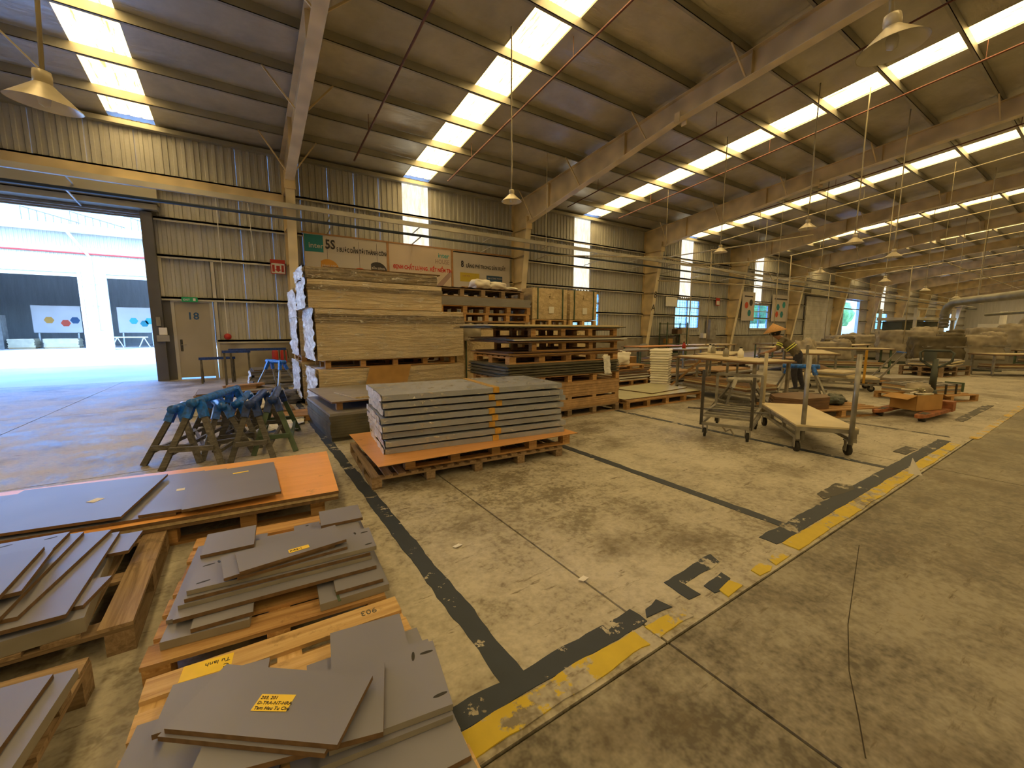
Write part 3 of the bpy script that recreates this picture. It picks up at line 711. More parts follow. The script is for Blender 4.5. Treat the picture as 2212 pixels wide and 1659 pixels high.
# things inside the opposite bays
def simple_pile(x, y, n, lx, ly, mat, label, group=None):
    t = thing('board_pile', label, 'board pile', (x, y, 0), 0, group)
    for k in (-1, 0, 1):
        b = MB(); b.box(-lx / 2, lx / 2, k * ly * .4 - .05, k * ly * .4 + .05, 0, .1); b.build('runner', M['wood_pale'], t)
    for k in range(n):
        dx = 0.03 * math.sin(k * 2.3); link('board', cbox(lx + 0.04 * math.cos(k), ly, 0.075, mat), t, (dx, 0, 0.1 + 0.08 * k))
    return t
simple_pile(-15.2, 51.0, 9, 1.5, 1.2, 'pale_board', 'left pale board pile inside the bay across the yard')
simple_pile(-12.9, 51.0, 9, 2.1, 1.2, 'pale_board', 'wide pale board pile inside the bay across the yard')
for x, w, lab, spots in ((-13.4, 3.0, 'white wall banner with coloured dots inside the bay across the yard', ((-0.5, 'amber'), (0.5, 'red_print'), (1.1, 'navy_print'))), (-8.2, 2.6, 'white wall banner with teal hexagons inside the bay across the yard', ((-0.2, 'teal_light'), (0.55, 'teal'), (0.9, 'teal_light')))):
    t = thing('wall_banner', lab, 'banner', (x, 52.2, 0))
    b = MB(); b.box(-w / 2, w / 2, 0, 0.05, 1.3, 3.65); b.build('panel', M['banner'], t)
    for k, (dx, mm) in enumerate(spots):
        b = MB(); b.lathe([(0, 0), (0.32, 0), (0.32, 0.01), (0, 0.01)], 6); o = b.build('printed_shape', M[mm], t, loc=(dx, -0.01, 2.4 - 0.25 * (k % 2))); o.rotation_euler = (R(90), 0, 0)
    for k in (-1, 1):
        b = MB(); b.box(k * w * .4 - .05, k * w * .4 + .05, 0.0, .1, 0, 1.35); b.build('post', M['girt'], t)
t = thing('trestle', 'pale trestle standing in the right hand bay across the yard', 'trestle', (-8.4, 50.0, 0))
b = MB(); b.box(-1.2, 1.2, -0.06, 0.06, 0.85, 0.95); b.build('top_bar', M['white'], t)
for x in (-0.9, 0.9):
    for s in (-1, 1): b = MB(); b.bar((x, 0, 0.9), (x + s * .35, s * 0.15, 0), 0.07); b.build('leg', M['white'], t)
tag(MB().box(-17.3, -16.2, 50.6, 51.6, 0, 2.75).build('steel_cabinet', M['machine']), 'grey steel cabinet at the far left inside the bay across the yard', 'cabinet')
def tree(x, y, h, seed, label):
    t = thing('tree', label, 'tree', (x, y, 0)); MB().tube([(0, 0, 0), (0, 0, h * .6)], [0.2, 0.1], 7).build('trunk', M['wood_grey'], t)
    blob('crown', 'leaf', t, (0, 0, h * 0.35), (h * .8, h * .8, h * .65), seed, 0.25, 8, 0.2)
for k, (x, y, lab) in enumerate(((58, 30, 'green tree outside the open far doorway'), (100, 34, 'green tree outside the far hall end'))): tree(x, y, 7.0, k * 3.3, lab)

# ================================================================== PALLETS AND PANELS
def pallet(label, x, y, z, lx, ly, rz=0, n=7, along='y', nb=3, mat='wood', h=0.14, bw=0.09, wide=None, cut=None, name='pallet', group=None):
    """block pallet: n deck boards running along 'x' or 'y', cross boards under them, blocks, base boards"""
    t = thing(name, label, 'pallet', (x, y, z), rz, group)
    th = 0.018; zb = h - 2 * th; zt = h - th
    Lr, Lc = (lx, ly) if along == 'x' else (ly, lx)      # run length of deck boards, span across them
    w = wide or min(0.12, Lc / n * 0.78)
    rot = (0, 0, 0) if along == 'x' else (0, 0, R(90))
    def place(nm, me, r, c, zz):
        p = (r, c, zz) if along == 'x' else (-c, r, zz)
        o = link(nm, me, t, p, rot); return o
    for k in range(n):
        c = -Lc / 2 + w / 2 + (Lc - w) * k / (n - 1)
        if cut and k in cut: continue
        place('deck_board', cbox(Lr, w, th, mat), random.uniform(-.006, .006), c, zt)
    for k in range(nb):
        r = -Lr / 2 + bw / 2 + (Lr - bw) * k / (nb - 1)
        o = place('cross_board', cbox(Lc, bw, th, mat), 0, 0, zb)
        o.rotation_euler = (0, 0, rot[2] + R(90)); o.location = (r, 0, zb) if along == 'x' else (0, r, zb)
    ncb = 3 if Lc < 1.6 else 5
    for i in range(ncb):
        c = -Lc / 2 + bw / 2 + (Lc - bw) * i / (ncb - 1)
        place('base_board', cbox(Lr, bw, th, mat), 0, c, 0)
        for k in range(nb):
            r = -Lr / 2 + bw / 2 + (Lr - bw) * k / (nb - 1)
            place('block', cbox(bw, bw, zb - th, mat), r, c, th)
    return t
def panel(label, x, y, lx, ly, rz, z, th, mat='grey_board', edge='edge_brown', name='panel', tilt=0.0, slots=(), group=None):
    b = MB(); b.box(-lx / 2, lx / 2, -ly / 2, ly / 2, -th, 0, 0, 1)
    o = b.build(name, [M[mat], M[edge]]); o.location = (x, y, z); o.rotation_euler = (R(tilt), 0, R(rz))
    tag(o, label, 'panel', group)
    for sx, sy, L, a in slots:   # routed connector slots
        q = MB(); n = 12; q.prism([(L / 2 * math.cos(2 * math.pi * k / n), 0.006 * math.sin(2 * math.pi * k / n)) for k in range(n)], 0.0, 0.0008)
        s = q.build('slot', M['ink'], o, loc=(sx, sy, 0)); s.rotation_euler = (0, 0, R(a))
    return o
def note(parent, x, y, w, h, rz, mat='paper_yellow', lines=(), size=0.014, flip=False, z=0.0008):
    b = MB(); b.box(-w / 2, w / 2, -h / 2, h / 2, 0, 0.0006)
    o = b.build('paper_label', M[mat], parent, loc=(x, y, z)); o.rotation_euler = (0, 0, R(rz)); o['label'] = 'yellow paper label with handwriting' if mat == 'paper_yellow' else 'small white paper label'
    for k, s in enumerate(lines):
        text(s, size, 'ink', o, (-w / 2 * .9, h / 2 - size * 1.15 * (k + 1), 0.001), (0, 0, 0), name='handwriting')
    return o
GRP = 'cut grey panels on the near pallets'
# --- pile A (nearest)
pA = pallet('pale wooden pallet in the near foreground with a yellow label on its edge plank', 0.06, 1.42, 0, 0.94, 0.97, -2, 6, 'x', 3, 'wood_pale', 0.14, 0.09, 0.115)
note(pA, -0.28, 0.435, 0.165, 0.085, 175, lines=('C', 'Tu lanh'), size=0.028, z=0.1405)
text('903', 0.05, 'wood_grey', pA, (0.37, 0.45, 0.1405), (0, 0, R(178)), name='handwriting')
panel('small grey offcut lying on the far right corner of the nearest pallet', 0.40, 1.645, 0.20, 0.14, -8, 0.159, 0.018, group=GRP)
panel('grey panel sticking out at the left rim of the nearest pallet', -0.23, 1.44, 0.36, 0.42, -8, 0.159, 0.018, group=GRP)
panel('grey panel with a slot, lower left layer on the nearest pallet', -0.15, 1.36, 0.34, 0.50, -10, 0.178, 0.018, slots=((-0.12, 0.14, 0.06, 10),), group=GRP)
panel('large grey panel with brown edge reaching the right rim of the nearest pallet', 0.30, 1.27, 0.42, 0.60, -5, 0.197, 0.018, group=GRP)
panel('brown edged panel at the lowest right of the nearest pallet', 0.26, 1.10, 0.46, 0.40, 0, 0.176, 0.018, 'grey_board2', group=GRP)
panel('grey panel along the plank with the yellow label', -0.16, 1.63, 0.30, 0.20, -9, 0.199, 0.018, group=GRP)
panel('grey panel at the back right of the nearest pallet', 0.34, 1.56, 0.28, 0.22, -8, 0.218, 0.018, group=GRP)
panel('grey panel under the slotted panel on the nearest pallet', 0.32, 1.29, 0.39, 0.36, -9, 0.219, 0.02, group=GRP, edge='edge_grey')
panel('slotted grey panel at the right of the nearest pallet', 0.335, 1.275, 0.37, 0.30, -10, 0.243, 0.022, edge='edge_grey', slots=((0.10, 0.10, 0.045, -100), (0.15, 0.10, 0.05, 0), (0.155, -0.10, 0.05, 5)), group=GRP)
panel('broad grey panel beneath the labelled panel on the nearest pallet', 0.07, 1.31, 0.50, 0.27, -17, 0.263, 0.018, group=GRP)
panel('grey panel directly under the labelled top panel', -0.013, 1.372, 0.51, 0.24, -38.8, 0.281, 0.016, group=GRP)
o = panel('topmost grey panel on the nearest pallet with a yellow handwritten label', 0.009, 1.364, 0.528, 0.234, -38.5, 0.298, 0.016, group=GRP)
note(o, 0.0, -0.01, 0.11, 0.058, 4, lines=('203, 201', 'D-TRA-NT-HRA', 'Tam Hau Tu Chu'), size=0.0155)
# --- pile B
pB = pallet('worn orange pine pallet in the middle of the foreground with a split near plank', 0.095, 2.53, 0, 0.94, 1.14, -5, 7, 'x', 3, 'wood', 0.14, 0.09, 0.13, cut=(4,))
GB = 'cut grey panels on the middle pallet'
panel('long grey panel at the left rim of the middle pallet', -0.164, 2.478, 0.314, 0.859, -7, 0.178, 0.036, edge='edge_grey', group=GB)
panel('grey panel with green strap at the right rim of the middle pallet', 0.404, 2.394, 0.319, 0.877, -3.4, 0.178, 0.036, edge='edge_grey', group=GB)
tag(MB().box(-0.006, 0.006, -0.05, 0.05, 0, 0.002).build('strap_piece', M['green_steel'], None, loc=(0.30, 1.99, 0.1782)), 'green strap scrap on the right rim panel of the middle pallet', 'strap')
panel('narrow grey strip at the lower left of the middle pallet', -0.154, 2.103, 0.225, 0.09, -4, 0.198, 0.018, group=GB)
panel('narrow grey strip at the lower right of the middle pallet', 0.410, 2.06, 0.222, 0.15, -4.4, 0.198, 0.018, group=GB)
panel('grey panel under the wide panel on the middle pallet, left side', -0.157, 2.52, 0.349, 0.70, -5.4, 0.199, 0.018, edge='edge_grey', group=GB)
panel('small slotted offcut at the back of the middle pallet', 0.266, 2.80, 0.15, 0.10, -4.2, 0.199, 0.018, slots=((0, 0.02, 0.02, 5),), group=GB)
panel('wide grey panel spanning the middle pallet', 0.111, 2.43, 0.847, 0.64, -4.1, 0.219, 0.018, group=GB)
panel('second wide grey panel spanning the middle pallet', 0.108, 2.43, 0.828, 0.50, -3.8, 0.240, 0.02, edge='edge_grey', group=GB)
panel('third wide grey panel spanning the middle pallet', 0.117, 2.41, 0.802, 0.45, -4, 0.259, 0.017, group=GB)
panel('square grey panel at the back right of the middle pallet', 0.45, 2.69, 0.24, 0.22, -5, 0.279, 0.018, group=GB)
panel('square grey panel at the back left of the middle pallet', -0.135, 2.70, 0.24, 0.26, -4, 0.279, 0.018, group=GB)
panel('long slotted grey panel across the top of the middle pile', 0.133, 2.32, 0.829, 0.242, -5, 0.283, 0.022, edge='edge_grey', slots=((-0.36, 0.09, 0.05, 12), (-0.32, 0.10, 0.03, -70), (-0.36, -0.07, 0.055, 12), (0.33, 0.08, 0.03, -80), (0.38, 0.07, 0.04, 5), (0.38, -0.08, 0.04, 8)), group=GB)
panel('short grey panel in the middle pallet topmost fan, lowest', 0.147, 2.296, 0.493, 0.178, 1.1, 0.299, 0.015, group=GB)
panel('short grey panel in the middle pallet topmost fan, second', 0.086, 2.333, 0.490, 0.233, 4.6, 0.315, 0.015, group=GB)
o = panel('topmost short grey panel with torn yellow tape on the middle pallet', 0.145, 2.316, 0.485, 0.212, 5.5, 0.331, 0.015, group=GB)
note(o, 0.02, -0.055, 0.095, 0.035, -2, lines=('KA2-1',), size=0.022)
# --- pile C
pC = pallet('weathered pallet at the left edge with a wide plank on its right side', -1.08, 2.90, 0, 1.15, 1.05, 0, 7, 'y', 3, 'wood_old', 0.14, 0.1, 0.12)
GC = 'cut grey panels on the left pallet'
panel('thick grey panel at the bottom of the left pallet pile', -1.02, 2.80, 0.66, 0.86, 4.0, 0.21, 0.068, edge='edge_grey', group=GC)
panel('small square grey panel at the back right of the left pallet', -0.70, 3.12, 0.19, 0.26, -5, 0.229, 0.018, group=GC)
panel('small grey offcut at the front right of the left pallet', -0.715, 2.60, 0.12, 0.24, -12, 0.229, 0.018, group=GC)
panel('grey panel with free front edge on the left pallet, right of the narrow strips', -0.83, 2.82, 0.25, 0.86, -1, 0.249, 0.018, group=GC)
panel('narrow grey strip leaning across the left pallet', -0.86, 2.86, 0.12, 0.83, -9, 0.268, 0.018, group=GC)
panel('second narrow grey strip on the left pallet', -0.96, 2.85, 0.16, 0.83, -4, 0.287, 0.018, group=GC)
panel('slotted grey panel under the top panel on the left pallet', -1.13, 2.96, 0.42, 0.60, -3, 0.306, 0.018, slots=((-0.02, 0.25, 0.05, 20), (0.15, 0.25, 0.05, 20)), group=GC)
panel('grey panel peeping out below the top panel of the left pallet', -1.09, 2.76, 0.40, 0.42, 2, 0.325, 0.018, group=GC)
panel('topmost plain grey panel of the left pallet pile', -1.13, 2.75, 0.40, 0.48, 0, 0.344, 0.018, group=GC)
# --- pile D
pD = pallet('dark old pallet in the bottom left corner of the photo', -1.12, 1.72, 0, 0.98, 1.0, -3, 6, 'x', 3, 'wood_old', 0.14, 0.1, 0.1)
panel('thick grey panel on the bottom left corner pallet', -0.92, 1.83, 0.62, 0.42, -6, 0.222, 0.036, edge='edge_grey', group='panels on the corner pallet')
panel('lower dusty panel on the bottom left corner pallet', -0.95, 1.76, 0.62, 0.50, -6, 0.185, 0.04, 'grey_board2', edge='edge_grey', group='panels on the corner pallet')
panel('topmost grey panel on the bottom left corner pallet', -0.95, 1.86, 0.58, 0.32, -6, 0.241, 0.018, group='panels on the corner pallet')
# --- pile E: long boards
pallet('light pallet under the right end of the long orange board', -0.02, 3.90, 0, 1.02, 0.96, -4, 7, 'x', 3, 'wood', 0.14, 0.1, 0.1)
pallet('old pallet under the left end of the long grey boards', -1.25, 4.02, 0, 1.05, 0.96, -4, 7, 'x', 3, 'wood_old', 0.14, 0.1, 0.1)
panel('dark brown board at the bottom of the long board pile', -0.60, 3.98, 2.40, 1.16, -5, 0.165, 0.022, 'brown_board', group='long boards behind the foreground pallets')
panel('pale edged board low in the long board pile', -0.61, 3.99, 2.42, 1.18, -5, 0.19, 0.022, 'brown_board', 'edge_pale', group='long boards behind the foreground pallets')
panel('long orange wood grain board with its bare right end showing', -0.615, 3.995, 2.44, 1.20, -5, 0.214, 0.022, 'orange', group='long boards behind the foreground pallets')
panel('long grey laminate board lying over the orange board', -1.15, 3.98, 1.50, 0.95, -6, 0.235, 0.018, group='long boards behind the foreground pallets')
o = panel('grey board with a white label lying left on the long board pile', -1.08, 3.94, 0.85, 0.86, -9, 0.273, 0.018, group='long boards behind the foreground pallets')
note(o, 0.15, -0.03, 0.06, 0.075, -30, 'paper')
o = panel('grey board with a small white sticker between its neighbours on the long board pile', -0.42, 3.86, 0.34, 0.86, -8, 0.2545, 0.018, group='long boards behind the foreground pallets')
note(o, -0.05, 0.0, 0.05, 0.05, 10, 'paper')
o = panel('raised grey board with a yellow sticker at the right of the long board pile', -0.126, 3.76, 0.577, 0.82, 0, 0.275, 0.018, group='long boards behind the foreground pallets')
note(o, 0.04, 0.24, 0.11, 0.03, 5)
for k, (x, y) in enumerate(((-0.30, 3.62), (0.05, 3.62), (-0.3, 4.0), (0.05, 4.0))):
    tag(link('spacer_block', cbox(0.06, 0.06, 0.042, 'brown_board'), None, (x, y, 0.2145)), 'small wooden spacer under the raised grey board', 'spacer', 'spacers under the raised grey board')

# ================================================================== PACKED PANELS ON DOUBLE PALLET
pallet('lower slatted pallet carrying the packed grey panels', 2.02, 4.30, 0, 2.15, 1.36, -4, 18, 'y', 4, 'wood_old', 0.12, 0.09, 0.07)
pallet('upper long pallet directly under the orange sheet', 2.25, 4.22, 0.121, 1.95, 1.15, -5, 7, 'x', 5, 'wood', 0.125, 0.1, 0.1)
panel('orange hardboard sheet between the double pallet and the packed panels', 2.11, 4.22, 2.32, 1.36, -1.5, 0.2515, 0.005, 'orange', 'edge_brown')
zz = 0.253
pk_lab = ['bottom', 'second from the bottom', 'third from the bottom', 'fourth from the bottom', 'fourth from the top', 'third from the top', 'second from the top', 'topmost']
offs = [(0.02, 0), (0.03, -.01), (0.0, 0.02), (-0.02, -.01), (0.0, 0.0), (0.035, 0.01), (0.0, -.01), (-0.01, 0)]
for k in range(8):
    lx, ly, hh = 2.08 + 0.03 * math.sin(k * 1.7), 0.93, 0.054
    t = thing('wrapped_panel_pack', 'film wrapped grey panel pack, %s of the eight' % pk_lab[k], 'panel pack', (2.16 + offs[k][0], 4.24 + offs[k][1], zz), -6.5 + (0.6 if k % 2 else -0.3), 'film wrapped grey panel packs')
    b = MB(); b.box(-lx / 2, lx / 2, -ly / 2, ly / 2, 0, hh); b.build('panel_core', M['pack'], t)
    e = 0.006
    b = MB(); b.box(-lx / 2 - e, lx / 2 + e, -ly / 2 - e, ly / 2 + e, 0.0, hh + e); b.build('film', M['clear'], t)
    crumple('film_end', 'film', t, (-lx / 2 - 0.014, ly / 2, -0.004), (0, -ly, 0), (0, 0, hh + 0.008), 22, 4, 0.012, k * 5.1)
    if k == 7: crumple('film_top', 'clear', t, (-lx / 2, -ly / 2, hh + 0.014), (lx, 0, 0), (0, ly, 0), 40, 18, 0.008, 3)
    x = 0.14 + 0.03 * math.sin(k * 2.9)
    b = MB(); b.box(x - 0.035, x + 0.035, -ly / 2 - e - .002, ly / 2 + e + .002, -0.0, hh + e + 0.001); b.build('tape_band', M['tape'], t)
    if k < 7:
        for q, (px, py) in enumerate(((-0.55, -.3), (0.5, -.3), (-0.5, .3), (0.6, .3))):
            link('spacer', cbox(0.12, 0.1, 0.0155, 'pack'), t, (px, py, hh + e))
    zz += hh + e + 0.016
# --- low brown board stack beside it
t = thing('board_stack', 'low stack of dark edged boards on the floor line before the wrapped stacks', 'board stack', (1.42, 6.50, 0), 2, None)
link('base', cbox(1.10, 1.62, 0.06, 'dark_board'), t, (0, 0, 0))
for k in range(9): link('board', cbox(1.14 + 0.01 * math.sin(k * 2.1), 1.72, 0.034, 'dark_board' if k < 8 else 'grey_board2'), t, (0.006 * math.cos(k * 1.3), 0, 0.06 + 0.036 * k))
panel('brown board tilted on spacers on top of the low dark stack', 1.46, 6.55, 1.15, 1.6, 3, 0.52, 0.02, 'grey_board2', 'edge_brown')
panel('smaller pale brown board lying on the tilted board', 1.62, 6.30, 0.9, 0.75, 12, 0.54, 0.018, 'grey_board2', 'edge_pale')
for k, (x, y) in enumerate(((1.05, 5.9), (1.8, 5.95), (1.1, 7.1), (1.85, 7.15))):
    tag(link('spacer_block', cbox(0.08, 0.08, 0.112, 'wood'), None, (x, y, 0.386)), 'wooden spacer between the low dark stack and its top board', 'spacer', 'spacers on the low dark stack')
for k in range(2):
    tag(crumple('film_scrap', 'film', None, (0.18 + .12 * k, 6.7 + 0.4 * k, 0.03), (0.42, -0.1, 0), (0.05, 0.45, 0.04), 10, 10, 0.035, 8 + k), ('crumpled white film lying on the floor left of the low dark stack', 'second crumpled film sheet on the floor by the low dark stack')[k], 'plastic film')

# ================================================================== BIG WRAPPED STACKS AND PALLET TOWERS
def wrapped(label, x0, x1, y0, y1, z0, z1, mat, end=True, seed=0, straps=0, name='wrapped_board_stack', bands=(), rz=0):
    t = thing(name, label, 'wrapped stack', ((x0 + x1) / 2, (y0 + y1) / 2, z0), rz)
    lx, ly, h = x1 - x0, y1 - y0, z1 - z0
    b = MB(); n = 26; m = 10   # slightly bulging wrapped body with wavy film outline
    def P(s, tt, side):
        z = h * tt; w = 0.012 * noise.noise(Vector((s * 5 + seed, tt * 4, side))) + 0.008 * math.sin(tt * 3.1)
        if side == 0: return (-lx / 2 + lx * s, -ly / 2 - w, z)
        if side == 1: return (lx / 2 + w, -ly / 2 + ly * s, z)
        if side == 2: return (lx / 2 - lx * s, ly / 2 + w, z)
        return (-lx / 2 - w, ly / 2 - ly * s, z)
    for side in range(4):
        for i in range(n):
            for j in range(m):
                b.quad(P(i / n, j / m, side), P((i + 1) / n, j / m, side), P((i + 1) / n, (j + 1) / m, side), P(i / n, (j + 1) / m, side))
    b.box(-lx / 2 + .004, lx / 2 - .004, -ly / 2 + .004, ly / 2 - .004, 0.001, h)
    b.build('wrapped_boards', M[mat], t, True)
    for za, zb in bands:
        q = MB(); q.box(-lx / 2 - .014, lx / 2 + .014, -ly / 2 - .024, ly / 2 + .02, za, zb); q.build('dark_layer', M['wrap_dark'], t)
    if end:
        crumple('film_end', 'film', t, (-lx / 2 - 0.045, ly / 2 + 0.02, 0.0), (0, -ly - 0.06, 0), (0, 0, h + 0.012), 20, 26, 0.035, seed + 1, 0.06)
    if mat != 'kraft': crumple('film_front', 'clear', t, (-lx / 2, -ly / 2 - .03, 0), (lx, 0, 0), (0, 0, h), 56, 22, .013, seed + 4)
    for k in range(straps):
        x = lx * (.36 if k else -.36)
        q = MB(); q.box(x - .012, x + .012, -ly / 2 - .03, ly / 2 + .03, -0.01, h + .012); q.build('strap', M['green_steel'], t)
    return t
pallet('pallet at the base of the front wrapped stack', 2.3, 8.05, 0, 2.4, 1.2, 0, 7, 'x', 5, 'wood_old')
wrapped('lowest wrapped board stack with a torn brown paper flap, front column', 1.03, 3.72, 7.42, 8.66, 0.141, 0.80, 'wrap', seed=2)
pallet('pallet between the lowest and the tall wrapped stacks', 2.35, 8.05, 0.814, 2.4, 1.15, 0, 7, 'x', 5, 'wood')
wrapped('tall wrapped board stack with glossy film, middle of the front column', 1.03, 3.72, 7.42, 8.66, 0.956, 1.82, 'wrap', seed=5, bands=((0.64, 0.78),))
wrapped('upper wrapped board stack with dark film bands, top of the front column', 0.95, 3.30, 7.50, 8.66, 1.835, 2.30, 'wrap', seed=9, bands=((0.30, 0.38),))
wrapped('dark film covered boards crowning the wrapped stacks', 0.93, 3.22, 7.52, 8.66, 2.314, 2.50, 'wrap_dark', seed=12)
panel('loose brown board on top of the wrapped stacks', 2.3, 8.1, 2.1, 0.9, -2, 2.54, 0.02, 'brown_board')
t = thing('paper_flap', 'torn brown paper flap hanging on the lowest wrapped stack', 'paper')
crumple('flap', 'card', t, (1.75, 7.355, 0.45), (0.75, 0, 0.0), (0.1, 0, 0.38), 10, 6, 0.012, 4)
for z0, z1, lab in ((0.141, 0.86, 'lower white filmed stack end behind the front wrapped column'), (0.98, 1.70, 'middle white filmed stack end behind the front wrapped column'), (1.72, 2.25, 'upper wrapped stack behind the front wrapped column')):
    wrapped(lab, 0.93, 3.4, 8.78, 10.0, z0, z1, 'wrap', seed=z1 * 7)
pallet('base pallet of the rear wrapped column', 2.16, 9.39, 0, 2.4, 1.15, 0, 7, 'x', 5, 'wood_old')
pallet('pallet halfway up the rear wrapped column', 2.16, 9.39, 0.835 + .03, 2.44, 1.2, 0, 7, 'x', 5, 'wood', 0.11)
# stack with green strap and the brown pallet tower on it
pallet('base pallet under the green strapped cream boards', 4.62, 8.55, 0, 1.6, 1.2, 0, 7, 'x', 3, 'wood_old')
wrapped('cream wrapped boards with green straps behind the dark sheet tower', 3.82, 5.40, 7.95, 9.15, 0.141, 1.48, 'kraft', end=False, seed=21, straps=2)
blob('crumpled_bag', 'tarp', None, (4.0, 7.70, 1.25), (0.46, 0.3, 0.34), 3.3, 0.2, 8)
tag(bpy.data.objects['crumpled_bag'], 'crumpled paper bag tucked beside the green strapped boards', 'paper bag')
z = 1.485
for k, (lab, mt) in enumerate((('lowest pallet of the brown pallet tower behind the wrapped stacks', 'wood_old'), ('second pallet of the brown pallet tower', 'wood'), ('third pallet of the brown pallet tower', 'wood'))):
    pallet(lab, 4.58 + 0.03 * k, 8.58, z, 2.35, 1.12, 0, 7, 'x', 5, mt, 0.17, 0.1); z += 0.172
t = thing('board_stack', 'grey sheet bundle between pallets high on the brown pallet tower', 'board stack', (4.6, 8.58, z))
for k in range(6): link('sheet', cbox(2.42, 1.18, 0.028, 'grey_board2'), t, (0.02 * math.sin(k * 2), 0.01, 0.03 * k))
z += 0.182
pallet('topmost ragged pallet of the brown pallet tower', 4.52, 8.58, z, 2.2, 1.12, 1, 7, 'x', 5, 'wood_old', 0.17, 0.1); z += 0.172
t = thing('paper_sheets', 'frayed brown sheets draped over the topmost tower pallet', 'paper')
crumple('sheet', 'brown_board', t, (3.4, 8.02, z + 0.02), (2.35, 0, 0), (0, 1.15, 0), 30, 14, 0.025, 31, 0.1)
for k, (x, s, lab) in enumerate(((4.70, (0.42, 0.4, 0.22), 'left white foam lump on top of the pallet tower'), (5.12, (0.5, 0.42, 0.17), 'middle white foam lump on top of the pallet tower'), (5.5, (0.4, 0.4, 0.08), 'flat white foam piece on top of the pallet tower'))):
    tag(blob('foam_lump', 'foam', None, (x, 8.5, z + 0.06), s, 5 + k * 2.7, 0.25, 7, 0.3), lab, 'foam')
# kraft wrapped cubes on pallets
for k, (x0, x1) in enumerate(((5.86, 6.94), (7.05, 7.98))):
    nm = ('left', 'right')[k]
    wrapped('cream wrapped support stack under the %s strapped crate' % nm, x0, x1, 8.0, 9.2, 0.0, 1.58, 'kraft', end=False, seed=40 + k)
    pallet('pallet under the %s strapped kraft crate' % nm, (x0 + x1) / 2, 8.6, 1.59, x1 - x0, 1.2, 0, 6, 'x', 3, 'wood_pale')
    t = wrapped('%s kraft wrapped crate with dark green straps and white labels' % nm, x0, x1, 8.0, 9.2, 1.745, 2.48, 'kraft', end=False, seed=44 + k, straps=2, name='wrapped_crate')
    b = MB(); b.box(-0.06, 0.10, -0.632, -0.628, 0.14, 0.30); b.build('paper_label', M['paper'], t)
    b = MB(); b.box(-0.02, 0.12, -0.632, -0.628, 0.50, 0.64); b.build('paper_label', M['kraft'], t)
# --- dark sheet tower
pallet('base pallet of the dark sheet tower', 4.55, 5.72, 0, 2.4, 1.2, 0, 7, 'x', 5, 'wood_old')
def sheets(label, x0, x1, y0, y1, z0, n, th, mat, jit=0.02, seed=0, alt=None):
    t = thing('board_stack', label, 'board stack', ((x0 + x1) / 2, (y0 + y1) / 2, z0))
    for k in range(n):
        link('sheet', cbox(x1 - x0 + 0.0, y1 - y0, th * 0.93, alt[k % len(alt)] if alt else mat), t, (jit * math.sin(k * 1.9 + seed), jit * math.cos(k * 2.3 + seed), th * k))
    return z0 + n * th
z = sheets('two raw brown boards at the base of the dark sheet tower', 3.36, 5.74, 5.12, 6.34, 0.141, 4, 0.036, 'mdf', 0.008)
pallet('low pallet between raw brown boards of the dark sheet tower', 4.55, 5.73, z, 2.38, 1.2, 0, 7, 'x', 5, 'mdf', 0.075, 0.09); z += 0.078
z = sheets('raw brown board block in the dark sheet tower', 3.36, 5.74, 5.12, 6.34, z, 5, 0.044, 'mdf', 0.006)
pallet('pallet under the dark olive sheets of the tower', 4.55, 5.73, z, 2.38, 1.2, 0, 7, 'x', 5, 'wood', 0.14, 0.09); z += 0.142
z = sheets('thick block of dark olive sheets in the tower', 3.30, 5.70, 5.12, 6.36, z, 14, 0.0155, 'dark_board', 0.03, 1)
pallet('fourth pallet of the dark sheet tower with bright corner blocks', 4.54, 5.74, z, 2.36, 1.15, 0, 7, 'x', 5, 'wood', 0.125, 0.12); z += 0.127
z = sheets('bent thin brown sheets above the fourth tower pallet', 3.36, 5.76, 5.14, 6.36, z, 4, 0.016, 'brown_board', 0.04, 2, ('brown_board', 'card', 'brown_board'))
pallet('fifth pallet of the dark sheet tower with see-through gaps', 4.74, 5.74, z, 1.92, 1.15, 0, 7, 'x', 4, 'wood', 0.14, 0.09); z += 0.142
z = sheets('mixed thin sheets with one white edge between upper tower pallets', 3.34, 5.82, 5.12, 6.36, z, 5, 0.016, 'brown_board', 0.05, 4, ('brown_board', 'brown_board', 'white', 'dark_board'))
pallet('sixth pallet of the dark sheet tower just below the top sheets', 4.72, 5.74, z, 1.92, 1.15, 0, 7, 'x', 4, 'wood', 0.14, 0.09); z += 0.142
z = sheets('dark and pale thin sheets on top of the dark sheet tower', 3.05, 5.78, 5.12, 6.36, z, 4, 0.014, 'pale_board', 0.06, 6, ('dark_board', 'dark_board', 'pale_board', 'pale_board'))
t = thing('film_strip', 'strip of clear film hanging down the dark sheet tower', 'plastic film'); crumple('film', 'film', t, (5.32, 5.082, 0.70), (0.16, 0, 0), (-0.05, 0, 0.32), 6, 10, 0.02, 9)
# --- pallet with pale green panels
pallet('long pallet carrying pale green panels right of the dark tower', 7.05, 5.62, 0, 2.36, 1.22, -1, 7, 'x', 5, 'wood')
z = sheets('brown boards under the pale green panels', 5.88, 8.22, 5.02, 6.22, 0.142, 2, 0.016, 'mdf', 0.02, 3)
panel('broad pale green panel on the long pallet', 7.0, 5.62, 2.3, 1.18, -2, z + 0.019, 0.018, 'green_board')
panel('short pale green panel lying at the right on the long pallet', 7.45, 5.75, 1.4, 0.95, 6, z + 0.038, 0.018, 'green_board')
